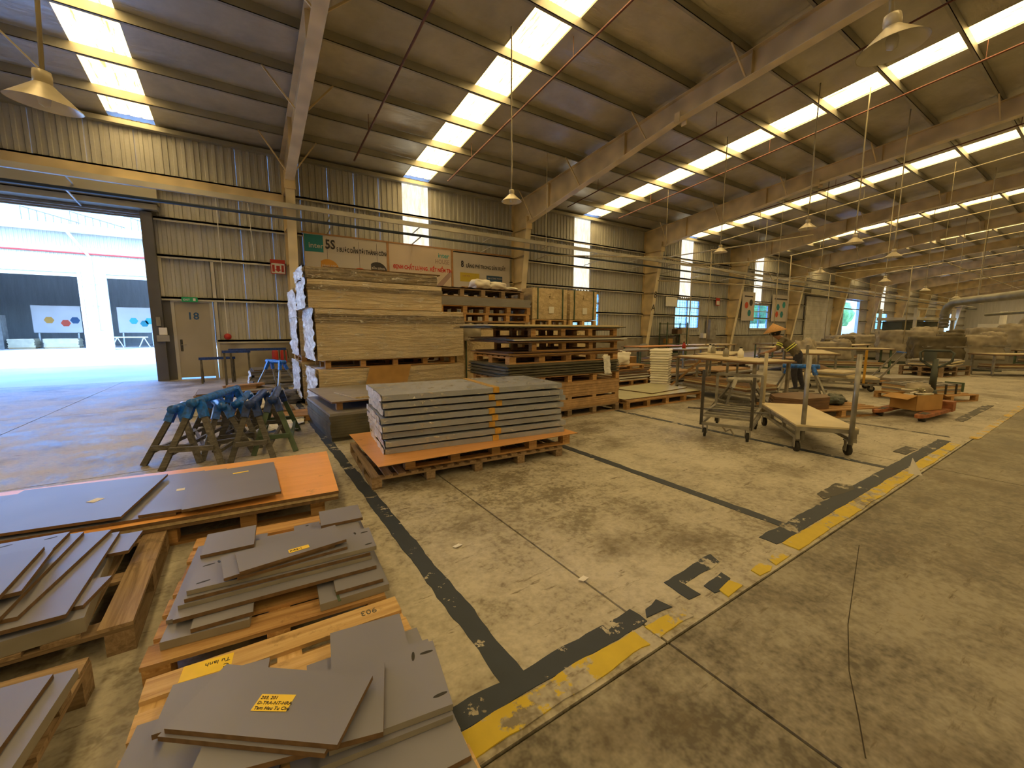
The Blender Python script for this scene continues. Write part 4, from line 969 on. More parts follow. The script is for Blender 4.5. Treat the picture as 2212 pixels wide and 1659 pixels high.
# --- pallet with white edged boards and foam behind
pallet('pallet under the white edged boards', 8.7, 7.78, 0, 1.3, 0.95, 0, 6, 'x', 3, 'wood')
sheets('stack of boards with white edges beside the foam stack', 8.05, 9.35, 7.30, 8.25, 0.142, 8, 0.034, 'white', 0.03, 5, ('white', 'brown_board'))
pallet('empty pallet lying on the white edged boards', 8.65, 7.78, 0.42, 1.2, 0.85, 5, 6, 'x', 3, 'wood', 0.12)
tag(blob('foam_bag', 'foam', None, (8.42, 7.62, 0.545), (0.62, 0.5, 0.36), 17, 0.22, 9, 0.35), 'crumpled heap of white foam sheet behind the dark tower', 'foam')
t = thing('foam_stack', 'tall white folded foam sheet stack with rippled sides', 'foam', (8.55, 6.32, 0), 28)
for k in range(17):
    b = MB(); w = 0.28 + 0.008 * math.sin(k * 1.7) + (0.015 if k > 12 else 0); sx = 0.04 * math.sin(k * 0.35)
    prof = [(w - 0.03, 0), (w, 0.022), (w, 0.038), (w - 0.03, 0.06)]
    q = []
    for j, (ww, zz_) in enumerate(prof): q.append([(sx - ww, -ww * .75), (sx + ww, -ww * .75), (sx + ww, ww * .75), (sx - ww, ww * .75)])
    for j in range(3):
        for i in range(4):
            a0, a1 = q[j][i], q[j][(i + 1) % 4]; b0, b1 = q[j + 1][i], q[j + 1][(i + 1) % 4]
            b.quad((*a0, prof[j][1]), (*a1, prof[j][1]), (*b1, prof[j + 1][1]), (*b0, prof[j + 1][1]))
    b.quad(*[(*p, 0.06) for p in q[3]]); b.quad(*[(*p, 0.0) for p in q[0]][::-1])
    b.build('foam_fold', M['foam'], t, loc=(0, 0, 0.06 * k))

# ================================================================== TRESTLES BY THE LOADING BAY
def sawhorse(label, p, q, zt=0.66, spread=0.27, wrap='blue_tarp', leg='wood_grey', lean=0.10, lw=0.055, group='wrapped trestles'):
    p = Vector((p[0], p[1], 0)); q = Vector((q[0], q[1], 0)); d = (q - p).normalized(); nrm = Vector((-d.y, d.x, 0)); c = (p + q) / 2
    t = thing('sawhorse', label, 'sawhorse', c, 0, group); p = p - c; q = q - c; Z = Vector((0, 0, 1))
    n = 9; pts = []; rr = []
    for k in range(n + 1):
        s = k / n; pts.append(p.lerp(q, s) + Z * (zt - 0.03 + 0.008 * noise.noise(Vector((s * 9, label.__len__(), 0))))); rr.append(0.048 + 0.012 * noise.noise(Vector((s * 14, label.__len__() * .7, 3))))
    MB().tube([tuple(v) for v in pts], rr, 8).build('wrapped_beam', M[wrap], t, True)
    for e, sg in ((p, -1), (q, 1)):
        for s in (-1, 1):
            a = e - d * sg * 0.12 + nrm * s * 0.03 + Z * (zt - 0.05); bb = e + d * sg * lean + nrm * s * spread
            MB().bar(a, bb, lw, lw * .7, d).build('leg', M[leg], t)
            m1 = a.lerp(bb, 0.22); MB().bar(a + Z * 0.03, m1, lw + .02, lw + .012, d).build('leg_wrap', M[wrap], t)
        a = e + d * sg * lean * .68 + Z * zt * 0.30
        MB().bar(a - nrm * spread * .72, a + nrm * spread * .72, 0.04, 0.05).build('cross_brace', M[leg], t)
    for s in (-1, 1):
        a = p + nrm * s * spread * .8 + Z * zt * .22; bb = q + nrm * s * spread * .8 + Z * zt * .22
        MB().bar(a, bb, 0.03, 0.04).build('side_rail', M[leg], t)
    return t
sawhorse('leftmost grey legged trestle with bright blue wrapped beam', (-0.70, 5.75), (-0.32, 6.75), 0.62, 0.27)
sawhorse('front tall trestle with the longest blue wrapped beam', (-0.50, 5.42), (-0.10, 6.55), 0.72, 0.28)
sawhorse('trestle with blue beam nested behind the front tall trestle', (-0.24, 5.75), (-0.42, 6.85), 0.60, 0.25)
sawhorse('low trestle standing between the blue and the navy topped ones', (-0.12, 6.0), (0.02, 7.0), 0.58, 0.24)
sawhorse('trestle with lumpy navy beam, left of the green legged one', (0.02, 5.40), (0.20, 6.40), 0.66, 0.21, 'navy_tarp')
sawhorse('green legged trestle with lumpy navy beam', (0.25, 5.60), (0.38, 6.60), 0.66, 0.22, 'navy_tarp', 'green_steel')
sawhorse('small far trestle with bright blue beam near the fire extinguishers', (0.46, 11.2), (0.78, 10.6), 0.78, 0.3, 'blue_tarp', 'grey_steel', 0.14, 0.04)
def frame_trestle(label, x, y, w, h, dp=0.4):
    t = thing('frame_trestle', label, 'trestle', (x, y, 0))
    b = MB(); b.box(-w / 2 - .05, w / 2 + .05, -.05, .05, h - 0.07, h); b.build('top_bar', M['navy_tarp'], t)
    for xx in (-w / 2, w / 2):
        for s in (-1, 1): MB().bar((xx, 0, h - .05), (xx, s * dp / 2, 0), 0.045).build('leg', M['dark_steel'], t)
        MB().bar((xx, -dp * .3, h * .3), (xx, dp * .3, h * .3), 0.03).build('cross_brace', M['dark_steel'], t)
frame_trestle('low black frame trestle before the numbered door', -0.62, 14.3, 0.75, 0.72)
frame_trestle('long black frame trestle under the wall girt', 0.38, 14.2, 1.35, 0.95)
frame_trestle('middle black frame trestle between the two others', -0.15, 13.5, 0.55, 0.93)
# low pallets with wrapped odds and ends between the trestles and the wall
pallet('slatted pallet behind the trestles', 0.05, 8.3, 0, 1.2, 1.1, 4, 11, 'x', 3, 'wood_old', 0.13, 0.09, 0.06)
pallet('slatted pale pallet lying right of the navy trestles', 0.42, 7.6, 0, 0.9, 0.6, -4, 9, 'x', 3, 'wood', 0.1, 0.07, 0.045)
pallet('pallet in front of the numbered door area with timber on it', -0.15, 10.9, 0, 1.5, 1.1, 0, 7, 'x', 3, 'wood_old')
panel('dusty grey board on the pallet near the numbered door', -0.15, 10.9, 1.45, 1.0, 2, 0.165, 0.022, 'grey_board2')
for k in range(7):
    tag(link('timber_offcut', cbox(0.5 + 0.05 * k, 0.07, 0.05, 'wood'), None, (-0.05 + 0.03 * (k % 3), 10.75 + 0.09 * (k % 4), 0.166 + 0.052 * (k // 4)), (0, 0, R(20 + 4 * k * 0))), 'short orange timber offcut in the bundle near the numbered door', 'timber', 'timber offcuts near the numbered door')
tag(blob('film_heap', 'film', None, (-0.55, 8.95, 0), (0.9, 0.7, 0.22), 23, 0.3, 10, 0.4), 'heap of crumpled clear film left of the slatted pallet', 'plastic film')
tag(blob('film_heap', 'film', None, (0.1, 8.3, 0.131), (0.8, 0.6, 0.16), 29, 0.3, 9, 0.4), 'crumpled clear film on the slatted pallet behind the trestles', 'plastic film')
tag(blob('scrap_heap', 'wood_grey', None, (0.55, 9.4, 0), (0.7, 0.6, 0.25), 33, 0.35, 9, 0.4), 'heap of grey scrap behind the slatted pallet', 'scrap')
sheets('rough board stack with torn film near the extinguishers', 0.15, 1.3, 12.0, 13.2, 0.0, 9, 0.05, 'grey_board2', 0.05, 3, ('grey_board2', 'white', 'wood_grey'))
tag(crumple('film_scrap', 'film', None, (0.06, 11.9, 0.02), (0, 0.9, 0), (0.05, 0, 0.42), 14, 10, 0.05, 61), 'torn film hanging on the rough board stack', 'plastic film')
panel('dark board leaning flat on the rough board stack', 0.72, 12.6, 1.1, 1.0, 3, 0.475, 0.02, 'dark_board')
panel('dark plate on the floor beneath the small far trestle', 0.75, 9.7, 0.9, 0.7, 4, 0.045, 0.045, 'dark_board')
for k, x in enumerate((0.86, 1.10)):
    t = thing('fire_extinguisher', ('left red fire extinguisher by the wall', 'right red fire extinguisher by the wall')[k], 'fire extinguisher', (x, 15.2, 0.42))
    MB().lathe([(0, 0), (0.085, 0.0), (0.09, 0.02), (0.09, 0.36), (0.06, 0.43), (0.03, 0.46), (0, 0.46)], 14).build('cylinder', M['red'], t, True)
    b = MB(); b.box(-.02, .02, -.06, .04, .46, .50); b.build('valve', M['ink'], t)
    MB().tube([(0.02, 0, 0.47), (0.12, 0, 0.42), (0.13, 0, 0.15)], 0.012, 6).build('hose', M['ink'], t)
tag(MB().box(0.7, 1.26, 15.02, 15.4, 0, 0.42).build('plinth_box', M['plaster']), 'low plinth under the two fire extinguishers', 'plinth')
# signs and fittings on the first wall bay
t = thing('fire_sign', 'red and white fire equipment sign left of the first column', 'sign', (1.15, 15.60, 3.30))
b = MB(); b.box(-.21, .21, -.012, 0, 0, .45); b.build('plate', M['red'], t)
b = MB(); b.box(-.19, .19, -.016, -.012, 0.02, .33); b.build('field', M['paper'], t)
b = MB(); b.prism([(-.05, 0), (.05, 0), (.05, .12), (.1, .12), (0, .2), (-.1, .12), (-.05, .12)][::-1], 0, 0.003); o = b.build('arrow', M['red'], t, loc=(0, -.020, .26)); o.rotation_euler = (R(-90), 0, 0)
for s in (-1, 1):
    b = MB(); b.box(s * .13 - .035, s * .13 + .035, -.02, -.016, .06, .28); b.build('pictogram', M['red'], t)
t = thing('alarm_bell', 'red round fire alarm bell on the wall right of the numbered door', 'alarm bell', (-0.36, 15.62, 1.28))
o = MB().lathe([(0, 0), (0.09, 0.0), (0.10, 0.03), (0.07, 0.08), (0, 0.09)], 16).build('gong', M['red'], t, True); o.rotation_euler = (R(90), 0, 0)
MB().tube([(0, 0, 0.1), (0, 0, 4.2)], 0.012, 6).build('conduit', M['white'], t)
tag(MB().tube([(0.52, 15.62, 3.7), (0.45, 15.62, 5.4)], 0.012, 6).build('conduit', M['white']), 'thin white conduit high on the first wall bay', 'conduit')
t = thing('control_box', 'small white control box and shelf left of the numbered door', 'control box', (-1.95, 15.47, 0))
b = MB(); b.box(-.08, .20, -.06, .02, 1.15, 1.33); b.build('shelf_box', M['machine'], t)
b = MB(); b.box(-.02, .16, -.04, .02, 1.34, 1.55); b.build('wire_frame', M['white'], t)
b = MB(); b.box(-.06, .04, -.04, .02, 1.60, 1.85); b.build('switch_box', M['machine'], t)
# ---- banners on the wall
def disc(parent, x, z, r, mat, y=-0.004, n=28, name='printed_tag', cut=True):
    b = MB(); pts = [(r * math.cos(2 * math.pi * k / n), r * math.sin(2 * math.pi * k / n)) for k in range(n)]
    if cut: pts = [(max(px, -r * .62), py) for px, py in pts]
    b.prism(pts, 0, 0.003); o = b.build(name, M[mat], parent, loc=(x, y, z)); o.rotation_euler = (R(90), 0, 0); return o
def rect_print(parent, x0, x1, z0, z1, mat, y=-0.006, name='printed_block'):
    return MB().box(x0, x1, y, y + 0.003, z0, z1).build(name, M[mat], parent)
BYY = 15.60
t = thing('wall_banner', 'white banner with bold black heading and hanging coloured tags', 'banner', (1.95, BYY, 0))
MB().box(0, 2.76, 0, .02, 2.7, 4.72).build('panel', M['banner'], t)
rect_print(t, 0.02, 0.60, 4.12, 4.68, 'teal'); text('inter', 0.24, 'banner', t, (0.14, -.008, 4.25), bold=.002)
text('5S', 0.42, 'black_print', t, (0.66, -.008, 4.27), bold=.012, sx=.8); text('5 BƯỚC DẪN TỚI THÀNH CÔNG', 0.20, 'black_print', t, (1.02, -.008, 4.20), sx=.60, bold=.006)
for x, z, r, mm, s in ((0.72, 3.55, .36, 'amber', 'SÀNG LỌC'), (1.78, 3.36, .34, 'red_print', 'SẠCH SẼ'), (2.40, 3.60, .36, 'black_print', 'SẴN SÀNG')):
    disc(t, x, z, r, mm); text(s, 0.10, 'banner', t, (x - .20, -.010, z + .10), bold=.002); text('luôn luôn', 0.06, 'banner', t, (x - .20, -.010, z - .02))
    MB().box(x - .004, x + .004, -.006, -.002, z + r - .03, 4.62).build('string', M['black_print'], t)
t = thing('wall_banner', 'peach banner with red slogan and blue logo', 'banner', (4.80, BYY, 0))
MB().box(0, 2.52, 0, .02, 2.7, 4.70).build('panel', M['banner_warm'], t)
text('ĐỊNH CHẤT LƯỢNG . KẾT NIỀM TIN', 0.20, 'red_text', t, (0.14, -.008, 3.80), sx=.72, bold=.006); text('inter', 0.25, 'teal_light', t, (1.95, -.008, 4.36), bold=.003); text('HOUSE', 0.24, 'pink_print', t, (1.82, -.008, 4.12), sx=.8)
disc(t, 1.35, 3.2, .13, 'pink_print', cut=False)
b = MB(); b.prism([(0, 0), (.3, 0), (1.0, .75), (1.0, 1.0)], 0, .003); o = b.build('printed_beam', M['pink_print'], t, loc=(1.5, -.004, 2.9)); o.rotation_euler = (R(90), 0, 0)
t = thing('wall_banner', 'white banner with black heading and yellow and blue boxes', 'banner', (7.42, BYY, 0))
MB().box(0, 2.75, 0, .02, 2.7, 4.64).build('panel', M['banner'], t)
text('8', 0.36, 'black_print', t, (0.34, -.008, 4.08), sx=.7, bold=.012); text('LÃNG PHÍ TRONG SẢN XUẤT', 0.20, 'black_print', t, (0.58, -.008, 4.08), sx=.72, bold=.005)
rect_print(t, 0.30, 1.20, 3.50, 3.86, 'yellow_print'); rect_print(t, 1.55, 2.35, 3.32, 3.82, 'navy_print'); rect_print(t, 0.35, 1.3, 3.0, 3.3, 'banner_frame')
text('CHỜ ĐỢI', .09, 'banner_frame', t, (0.38, -.010, 3.7)); text('GIA CÔNG THỪA', .09, 'banner', t, (1.6, -.010, 3.68)); text('gia công nhiều hơn', .06, 'banner', t, (1.6, -.010, 3.55))
t = thing('banner_frame', 'brown batten frame around the three wall banners', 'frame')
for p in ((1.9, 10.2, 4.70, 4.75), (4.71, 4.79, 2.7, 4.72), (7.33, 7.41, 2.7, 4.7)): MB().box(p[0], p[1], BYY - .012, BYY + .02, p[2], p[3]).build('batten', M['banner_frame'], t)
for x, lab, col in ((29.9, 'far white banner with red and dark ovals left of a barred window', ('red_print', 'black_print', 'teal')), (34.3, 'far white banner with teal hexagons right of a barred window', ('teal', 'teal_light', 'teal'))):
    t = thing('wall_banner', lab, 'banner', (x, BYY, 0)); w = 1.75 if x < 32 else 2.7
    MB().box(0, w, 0, .02, 2.2, 4.25).build('panel', M['banner'], t); rect_print(t, .3, w - .3, 3.88, 3.98, 'black_print', name='printed_heading')
    for k, (fx_, fz) in enumerate(((.35, 3.3), (.7, 3.5), (.6, 2.75))): disc(t, fx_ * w, fz, .27 * min(1, w / 2), col[k], cut=False, n=6 if x > 32 else 20)
    if x > 32: disc(t, .3 * w, 2.75, .25, 'red_print', cut=False, n=6)
t = thing('whiteboard', 'small blank white board left of the first far barred window', 'board', (21.3, BYY, 2.93)); MB().box(0, 1.1, 0, .03, 0, .55).build('panel', M['white'], t)
t = thing('fire_sign', 'small red sign right of the first far barred window', 'sign', (26.6, BYY, 3.15)); MB().box(0, .45, 0, .02, 0, .5).build('plate', M['red'], t); MB().box(.05, .4, -.01, 0, .05, .3).build('field', M['paper'], t)
text('8', .5, 'ink', bpy.data.objects['steel_column.004'], (bx(2), inner(3.3) - .03, 3.3), (R(98), 0, 0), 'CENTER', name='column_mark'); text('A', .5, 'ink', bpy.data.objects['steel_column.004'], (bx(2), inner(2.6) - .03, 2.6), (R(98), 0, 0), 'CENTER', name='column_mark')

# ================================================================== PENDANT LAMPS
def lamp(label, x, y, z, mains='skylight purlin', d=0.46, tilt=0):
    t = thing('pendant_lamp', label, 'pendant lamp', (x, y, z), 0, 'factory pendant lamps'); t.rotation_euler = (R(tilt), R(tilt * .6), 0)
    sh = MB().lathe([(0.055, 0.16), (0.075, 0.14), (d / 2, 0.0)], 28).build('shade', M['shade'], t, True)
    MB().lathe([(0.05, 0.155), (0.07, 0.135), (d / 2 - .004, 0.001)][::-1], 28).build('reflector', M['shade_in'], sh, True)
    bl = MB().lathe([(0, 0.25), (0.055, 0.25), (0.06, 0.22), (0.06, 0.15), (0, 0.15)], 14).build('ballast', M['shade'], t, True)
    MB().lathe([(0, -0.02), (0.035, 0.0), (0.045, 0.06), (0.02, 0.14), (0, 0.14)], 12).build('bulb', M['paper'], bl, True)
    zt = zr(y) - 0.004 - z
    pts = [(0.01 * math.sin(k * 1.3), 0.01 * math.cos(k * 1.1), 0.24 + (zt - 0.24) * k / 8) for k in range(9)]
    MB().tube(pts, 0.016, 6).build('drop_cable', M['conduit'], t, True)
    return t
LP = [(-1.22, 5.15, 3.30, 'large near pendant lamp hanging at the far left', 0.46, 6), (5.31, 8.07, 4.35, 'pendant lamp hanging before the second column', 0.46, 0), (4.60, 1.34, 3.74, 'large near pendant lamp hanging at the upper right', 0.46, -4),
      (14.08, 8.22, 4.16, 'pendant lamp over the tables left of the worker', 0.46, 0), (13.72, 5.47, 4.35, 'pendant lamp hanging highest above the worker', 0.46, 0), (21.55, 7.93, 3.99, 'small pendant lamp near the hanging pipe frame', 0.46, 0),
      (15.27, 4.83, 4.02, 'dim pendant lamp right of the highest one', 0.46, 0), (17.82, 4.57, 3.83, 'pendant lamp over the far cart', 0.46, 0), (25.03, 6.62, 3.71, 'small pendant lamp before the open far doorway', 0.46, 0),
      (30.98, 6.48, 3.61, 'smaller pendant lamp above the mezzanine rack', 0.46, 0), (36.4, 6.2, 3.41, 'tiny pendant lamp above the dust duct', 0.46, 0), (40.0, 5.8, 3.27, 'tiniest pendant lamp at the far right', 0.46, 0)]
for x, y, z, lab, d, tl in LP: lamp(lab, x, y, z, d=d, tilt=tl)
MB().tube([(-1.22, 5.15, 3.55), (-2.9, 5.0, 5.2)], 0.008, 5).build('guy_wire', M['conduit'], bpy.data.objects['pendant_lamp']).matrix_parent_inverse = Matrix.Translation((1.22, -5.15, -3.30))
# ---- hanging conduit frame over the tables
t = thing('overhead_piping', 'thin pipe frame hung above the work tables', 'piping')
for pts in ([(9.0, 11.5, 4.05), (15.5, 11.5, 4.6), (24.0, 11.5, 4.2), (44, 11.5, 4.2)], [(12.5, 8.3, 3.6), (18.5, 8.3, 4.3), (30, 8.3, 4.0), (60, 8.3, 4.0)], [(15.5, 11.5, 4.6), (15.5, 6.0, 4.5)], [(24, 11.5, 4.2), (24, 4.5, 4.2)], [(24, 4.5, 4.2), (60, 4.5, 4.2)], [(13, 9.9, 3.3), (20, 9.9, 3.55), (32, 9.9, 3.4)]):
    MB().tube(pts, 0.022, 6).build('pipe_run', M['conduit'], t, True)
for x, y, z0, z1 in ((15.5, 9.4, 0.9, 4.6), (18.5, 8.3, 0.9, 4.3), (24, 8.4, 0.9, 4.2), (12.6, 8.3, 0.95, 3.6), (24, 5.5, 0.9, 4.2), (30, 8.3, 1.0, 4.0), (16.5, 7.0, .95, 4.1)):
    MB().tube([(x, y, z0), (x + .04, y, (z0 + z1) / 2), (x, y, z1)], 0.02, 6).build('drop_pipe', M['conduit'], t, True)
for x, y in ((9.0, 11.5), (15.5, 11.5), (24, 11.5), (24, 4.6), (18.5, 8.3), (32, 8.3), (44, 11.5), (20, 9.9), (32, 9.9), (40, 4.5), (56, 4.5)):
    MB().tube([(x, y, 3.6 if y < 10.5 else 4.2), (x, y, zr(y) - .2)], 0.008, 5).build('hanger', M['conduit'], t)
MB().tube([(19.2, 9.0, 4.0), (19.6, 9.0, 3.7), (20.5, 8.9, 3.55), (21.5, 8.8, 3.8), (22.5, 8.7, 4.0)], 0.018, 6).build('loose_cable', M['conduit'], t, True)

# ================================================================== CARTS, TABLES, WORKER
def caster(t, x, y, r=0.06, z=0.0):
    b = MB(); b.box(x - .03, x + .03, y - .032, y - .024, r * .8 + z, r * 2 + .05 + z); b.box(x - .03, x + .03, y + .024, y + .032, r * .8 + z, r * 2 + .05 + z); b.box(x - .04, x + .04, y - .04, y + .04, r * 2 + .04 + z, r * 2 + .055 + z)
    f = b.build('caster', M['grey_steel'], t)
    o = MB().lathe([(0, -.018), (r * .6, -.018), (r, -.016), (r, .016), (r * .6, .018), (0, .018)], 16).build('wheel', M['rubber'], f, True, (x, y, r + z)); o.rotation_euler = (R(90), 0, R(10))
t = thing('frame_cart', 'small welded steel cart with bare rails and black casters', 'cart', (5.80, 3.06, 0), 20)
L, Wd = 1.0, 0.60
for x in (-L / 2 + .06, L / 2 - .06):
    for y in (-Wd / 2 + .04, Wd / 2 - .04): caster(t, x, y, 0.06)
for k in range(6): x = -L / 2 + .02 + (L - .04) * k / 5; MB().bar((x, -Wd / 2, .30), (x, Wd / 2, .30), .035, .03).build('deck_rail', M['grey_steel'], t)
for y in (-Wd / 2, Wd / 2): MB().bar((-L / 2, y, .30), (L / 2, y, .30), .035, .035).build('side_rail', M['grey_steel'], t); MB().bar((-L / 2, y, .19), (L / 2, y, .19), .035, .035).build('side_rail', M['grey_steel'], t)
for x in (-L / 2, L / 2): MB().bar((x, -Wd / 2, .19), (x, Wd / 2, .19), .035, .035).build('end_rail', M['grey_steel'], t)
for x, y, h in ((-L / 2, Wd / 2, .93), (-L / 2, -Wd / 2, .86), (L / 2, Wd / 2, .80), (L / 2, -Wd / 2, .80)): MB().bar((x, y, .17), (x, y, h), .035, .035).build('corner_post', M['dark_steel' if x < 0 else 'grey_steel'], t)
MB().bar((L / 2, -Wd / 2, .79), (L / 2, Wd / 2, .79), .035, .035).build('handle_bar', M['grey_steel'], t)
MB().bar((-.2, .55, .335), (-.05, -.45, .335), .03, .02).build('loose_slat', M['wood_grey'], t)
MB().tube([(-.4, .05, .16), (-.42, .0, .10), (-.40, -.05, .13), (-.42, -.1, .06)], 0.012, 6).build('hanging_cloth', M['tarp'], t)
t = thing('platform_cart', 'long flat cart with cream deck and four upright steel pipes', 'cart', (6.26, 2.36, 0), 38.5)
L, Wd = 1.62, 0.62
b = MB(); b.box(-L / 2, L / 2, -Wd / 2, Wd / 2, .325, .345); b.build('deck', M['pale_board'], t)
for y in (-Wd / 2 + .03, Wd / 2 - .03): MB().bar((-L / 2, y, .30), (L / 2, y, .30), .05, .05).build('side_rail', M['grey_steel'], t); MB().bar((-L / 2, y, .19), (L / 2, y, .19), .04, .04).build('side_rail', M['grey_steel'], t)
for x in (-L / 2 + .03, -.27, .27, L / 2 - .03): MB().bar((x, -Wd / 2, .30), (x, Wd / 2, .30), .05, .05).build('cross_rail', M['grey_steel'], t)
for x in (-L / 2 + .03, -.27, .27, L / 2 - .03):
    for y in (-Wd / 2 + .03, Wd / 2 - .03): MB().bar((x, y, .18), (x, y, .32), .04, .04).build('upright', M['grey_steel'], t)
for x in (-L / 2 + .1, L / 2 - .1):
    for y in (-Wd / 2 + .05, Wd / 2 - .05): caster(t, x, y, 0.065)
for x, y, h in ((-L / 2 + .06, Wd / 2 - .09, 1.17), (-L / 2 - .0, -Wd / 2 + .07, 1.19), (L / 2 - .06, Wd / 2 - .02, 1.12)): MB().tube([(x, y, .15), (x, y, h)], .026, 10).build('upright_pipe', M['grey_steel' if x < 0 else 'conduit'], t, True)
# far cart
t = thing('platform_cart', 'far flat cart with slanted handle and yellow post', 'cart', (12.6, 4.05, 0), -65)
b = MB(); b.box(-.75, .75, -.4, .4, .30, .34); b.build('deck', M['pale_board'], t)
for y in (-.38, .38): MB().bar((-.75, y, .26), (.75, y, .26), .05, .06).build('side_rail', M['grey_steel'], t); MB().bar((-.75, y, .17), (.75, y, .17), .04, .04).build('side_rail', M['grey_steel'], t)
for x in (-.72, -.24, .24, .72):
    for y in (-.38, .38): MB().bar((x, y, .17), (x, y, .3), .04, .04).build('upright', M['grey_steel'], t)
for x in (-.62, .62):
    for y in (-.32, .32): caster(t, x, y, .07)
MB().bar((.72, -.35, .3), (1.15, -.35, .95), .035).build('handle_arm', M['grey_steel'], t); MB().bar((.72, .35, .3), (1.15, .35, .95), .035).build('handle_arm', M['grey_steel'], t); MB().bar((1.15, -.35, .95), (1.15, .35, .95), .035).build('handle_bar', M['blue_tarp'], t)
MB().bar((-.7, -.42, .2), (-.7, -.42, 1.1), .06).build('post', M['grey_steel'], t); MB().bar((.45, -.42, .2), (.45, -.42, 1.0), .045).build('post', M['amber_post'], t)
sheets('pale board stack riding on the far flat cart', 12.15, 13.0, 3.75, 4.4, .345, 3, .035, 'pale_board', .03, 2, ('pale_board', 'grey_board2'))
# pallet with chamfered brown panels behind the platform cart
pallet('pallet behind the platform cart with dark brown chamfered panels', 8.55, 3.0, 0, 1.7, 0.95, -20, 7, 'x', 3, 'wood')
for k in range(4):
    b = MB(); b.prism([(-.42, -.30), (.30, -.32), (.55, -.12), (.40, .30), (-.30, .32), (-.55, .05)], 0, .045); o = b.build('brown_panel', M['brown_board'], None, loc=(8.05 + .015 * k, 3.12, .143 + .048 * k)); o.rotation_euler = (0, 0, R(-18 + 2 * k))
    tag(o, 'dark brown chamfered panel, %s of the four in the pile' % ('lowest', 'second', 'third', 'topmost')[k], 'panel', 'chamfered brown panels')
for k, (x, y, s, lab) in enumerate(((8.85, 2.85, .35, 'left'), (9.1, 2.95, .3, 'right'))):
    tag(blob('scrap_heap', 'machine_dark', None, (x, y, .145), (s, s * .8, .14), 50 + k, .4, 7, .3), '%s dark scrap heap on the brown panel pallet' % lab, 'scrap')
def workbench(label, x, y, lx, ly, rz=0, h=0.86, top='pale_board', leg='grey_steel', under='brown_board', stuffed=True, extra=None):
    t = thing('workbench', label, 'workbench', (x, y, 0), rz, 'work tables')
    b = MB(); b.box(-lx / 2, lx / 2, -ly / 2, ly / 2, h - .05, h - .02); b.build('bench_frame', M[under], t)
    b = MB(); b.box(-lx / 2 + .06, lx / 2 - .02, -ly / 2 + .03, ly / 2 - .1, h - .02, h); b.build('bench_top', M[top], t)
    for sx in (-1, 1):
        for sy in (-1, 1): MB().bar((sx * (lx / 2 - .08), sy * (ly / 2 - .1), 0), (sx * (lx / 2 - .08), sy * (ly / 2 - .1), h - .05), .05).build('leg', M[leg], t)
    for sx in (-1, 1): MB().bar((sx * (lx / 2 - .08), -ly / 2 + .1, .2), (sx * (lx / 2 - .08), ly / 2 - .1, .2), .04).build('stretcher', M[leg], t)
    for sy in (-1, 1): MB().bar((-lx / 2 + .08, sy * (ly / 2 - .1), .2), (lx / 2 - .08, sy * (ly / 2 - .1), .2), .04).build('stretcher', M[leg], t)
    if stuffed:
        for k in range(4): link('stored_board', cbox(lx * .8, ly * .75, .03, ('grey_board2', 'brown_board', 'pale_board', 'mdf')[k]), t, (0.03 * k, 0.02 * k, .225 + .034 * k))
    return t
workbench('long work table with pale top just left of the cart pipes', 8.80, 4.80, 1.05, 2.25, -14, .88)
workbench('work table behind the cart pipes with thin pale boards', 14.6, 5.5, 1.1, 2.9, -62, .84)
workbench('work table in front of the worker', 10.7, 6.1, 1.8, .9, 20, .88, stuffed=False)
BEN = [(10.2, 9.0, 2.6, 1.0, 0, 'grey_board2', 'table behind the foam stack with grey boards'), (13.4, 8.6, 2.8, 1.0, 4, 'green_board', 'table with greenish boards behind the worker'), (14.2, 10.8, 3.0, 1.0, 0, 'orange', 'table with reddish boards near the wall windows'),
       (17.6, 10.6, 3.0, 1.0, -3, 'pale_board', 'table below the first far barred window'), (17.5, 7.4, 2.8, 1.0, 6, 'pale_board', 'table in the second row right of the worker'), (18.0, 5.6, 2.4, .9, -55, 'pale_board', 'table right of the far flat cart'),
       (22.5, 9.8, 3.0, 1.0, 0, 'grey_board2', 'table below the second far barred window'), (22.6, 6.9, 2.2, .9, 2, 'pale_board', 'table left of the tarp covered machine'), (27.0, 9.6, 3.0, 1.0, 0, 'pale_board', 'table near the closed far shutter'), (32.0, 9.0, 3.0, 1.0, 0, 'grey_board2', 'table left of the open far doorway'),
       (21.3, 1.95, 2.4, .9, -40, 'pale_board', 'low table at the far right edge'), (26.3, 1.75, 2.0, .8, -35, 'green_board', 'table behind the low far right table')]
for x, y, lx, ly, rz, tp, lab in BEN: workbench('work ' + lab, x, y, lx, ly, rz, .86 if y > 3 else .72, tp, 'grey_steel' if int(x) % 2 else 'green_steel')
for k, (x, y, z, mm, lab) in enumerate(((10.35, 6.15, .88, 'paper', 'white bottle on the work table before the worker'), (10.15, 5.95, .88, 'machine', 'grey tin on the work table before the worker'), (9.05, 5.0, .88, 'machine', 'grey can on the long work table'), (9.0, 4.65, .88, 'foam', 'small white tub on the long work table'), (12.7, 8.5, .86, 'red', 'red can on the table with greenish boards'))):
    t = thing('bottle' if k == 0 else 'can', lab, 'bottle' if k == 0 else 'can', (x, y, z))
    MB().lathe([(0, 0), (.06, 0), (.06, .13), (.03, .17), (.025, .2), (0, .2)], 12).build('body', M[mm], t, True); MB().lathe([(0, .2), (.028, .2), (.028, .23), (0, .23)], 10).build('cap', M['ink'], t)
sawhorse('blue topped trestle right behind the cart pipes', (9.70, 4.10), (10.05, 3.55), .74, .26, 'blue_tarp', 'grey_steel', .15, .045)
sawhorse('bare grey trestle left of the blue topped one', (7.35, 4.0), (7.75, 3.65), .60, .28, 'grey_steel', 'wood_grey', .15, .05)
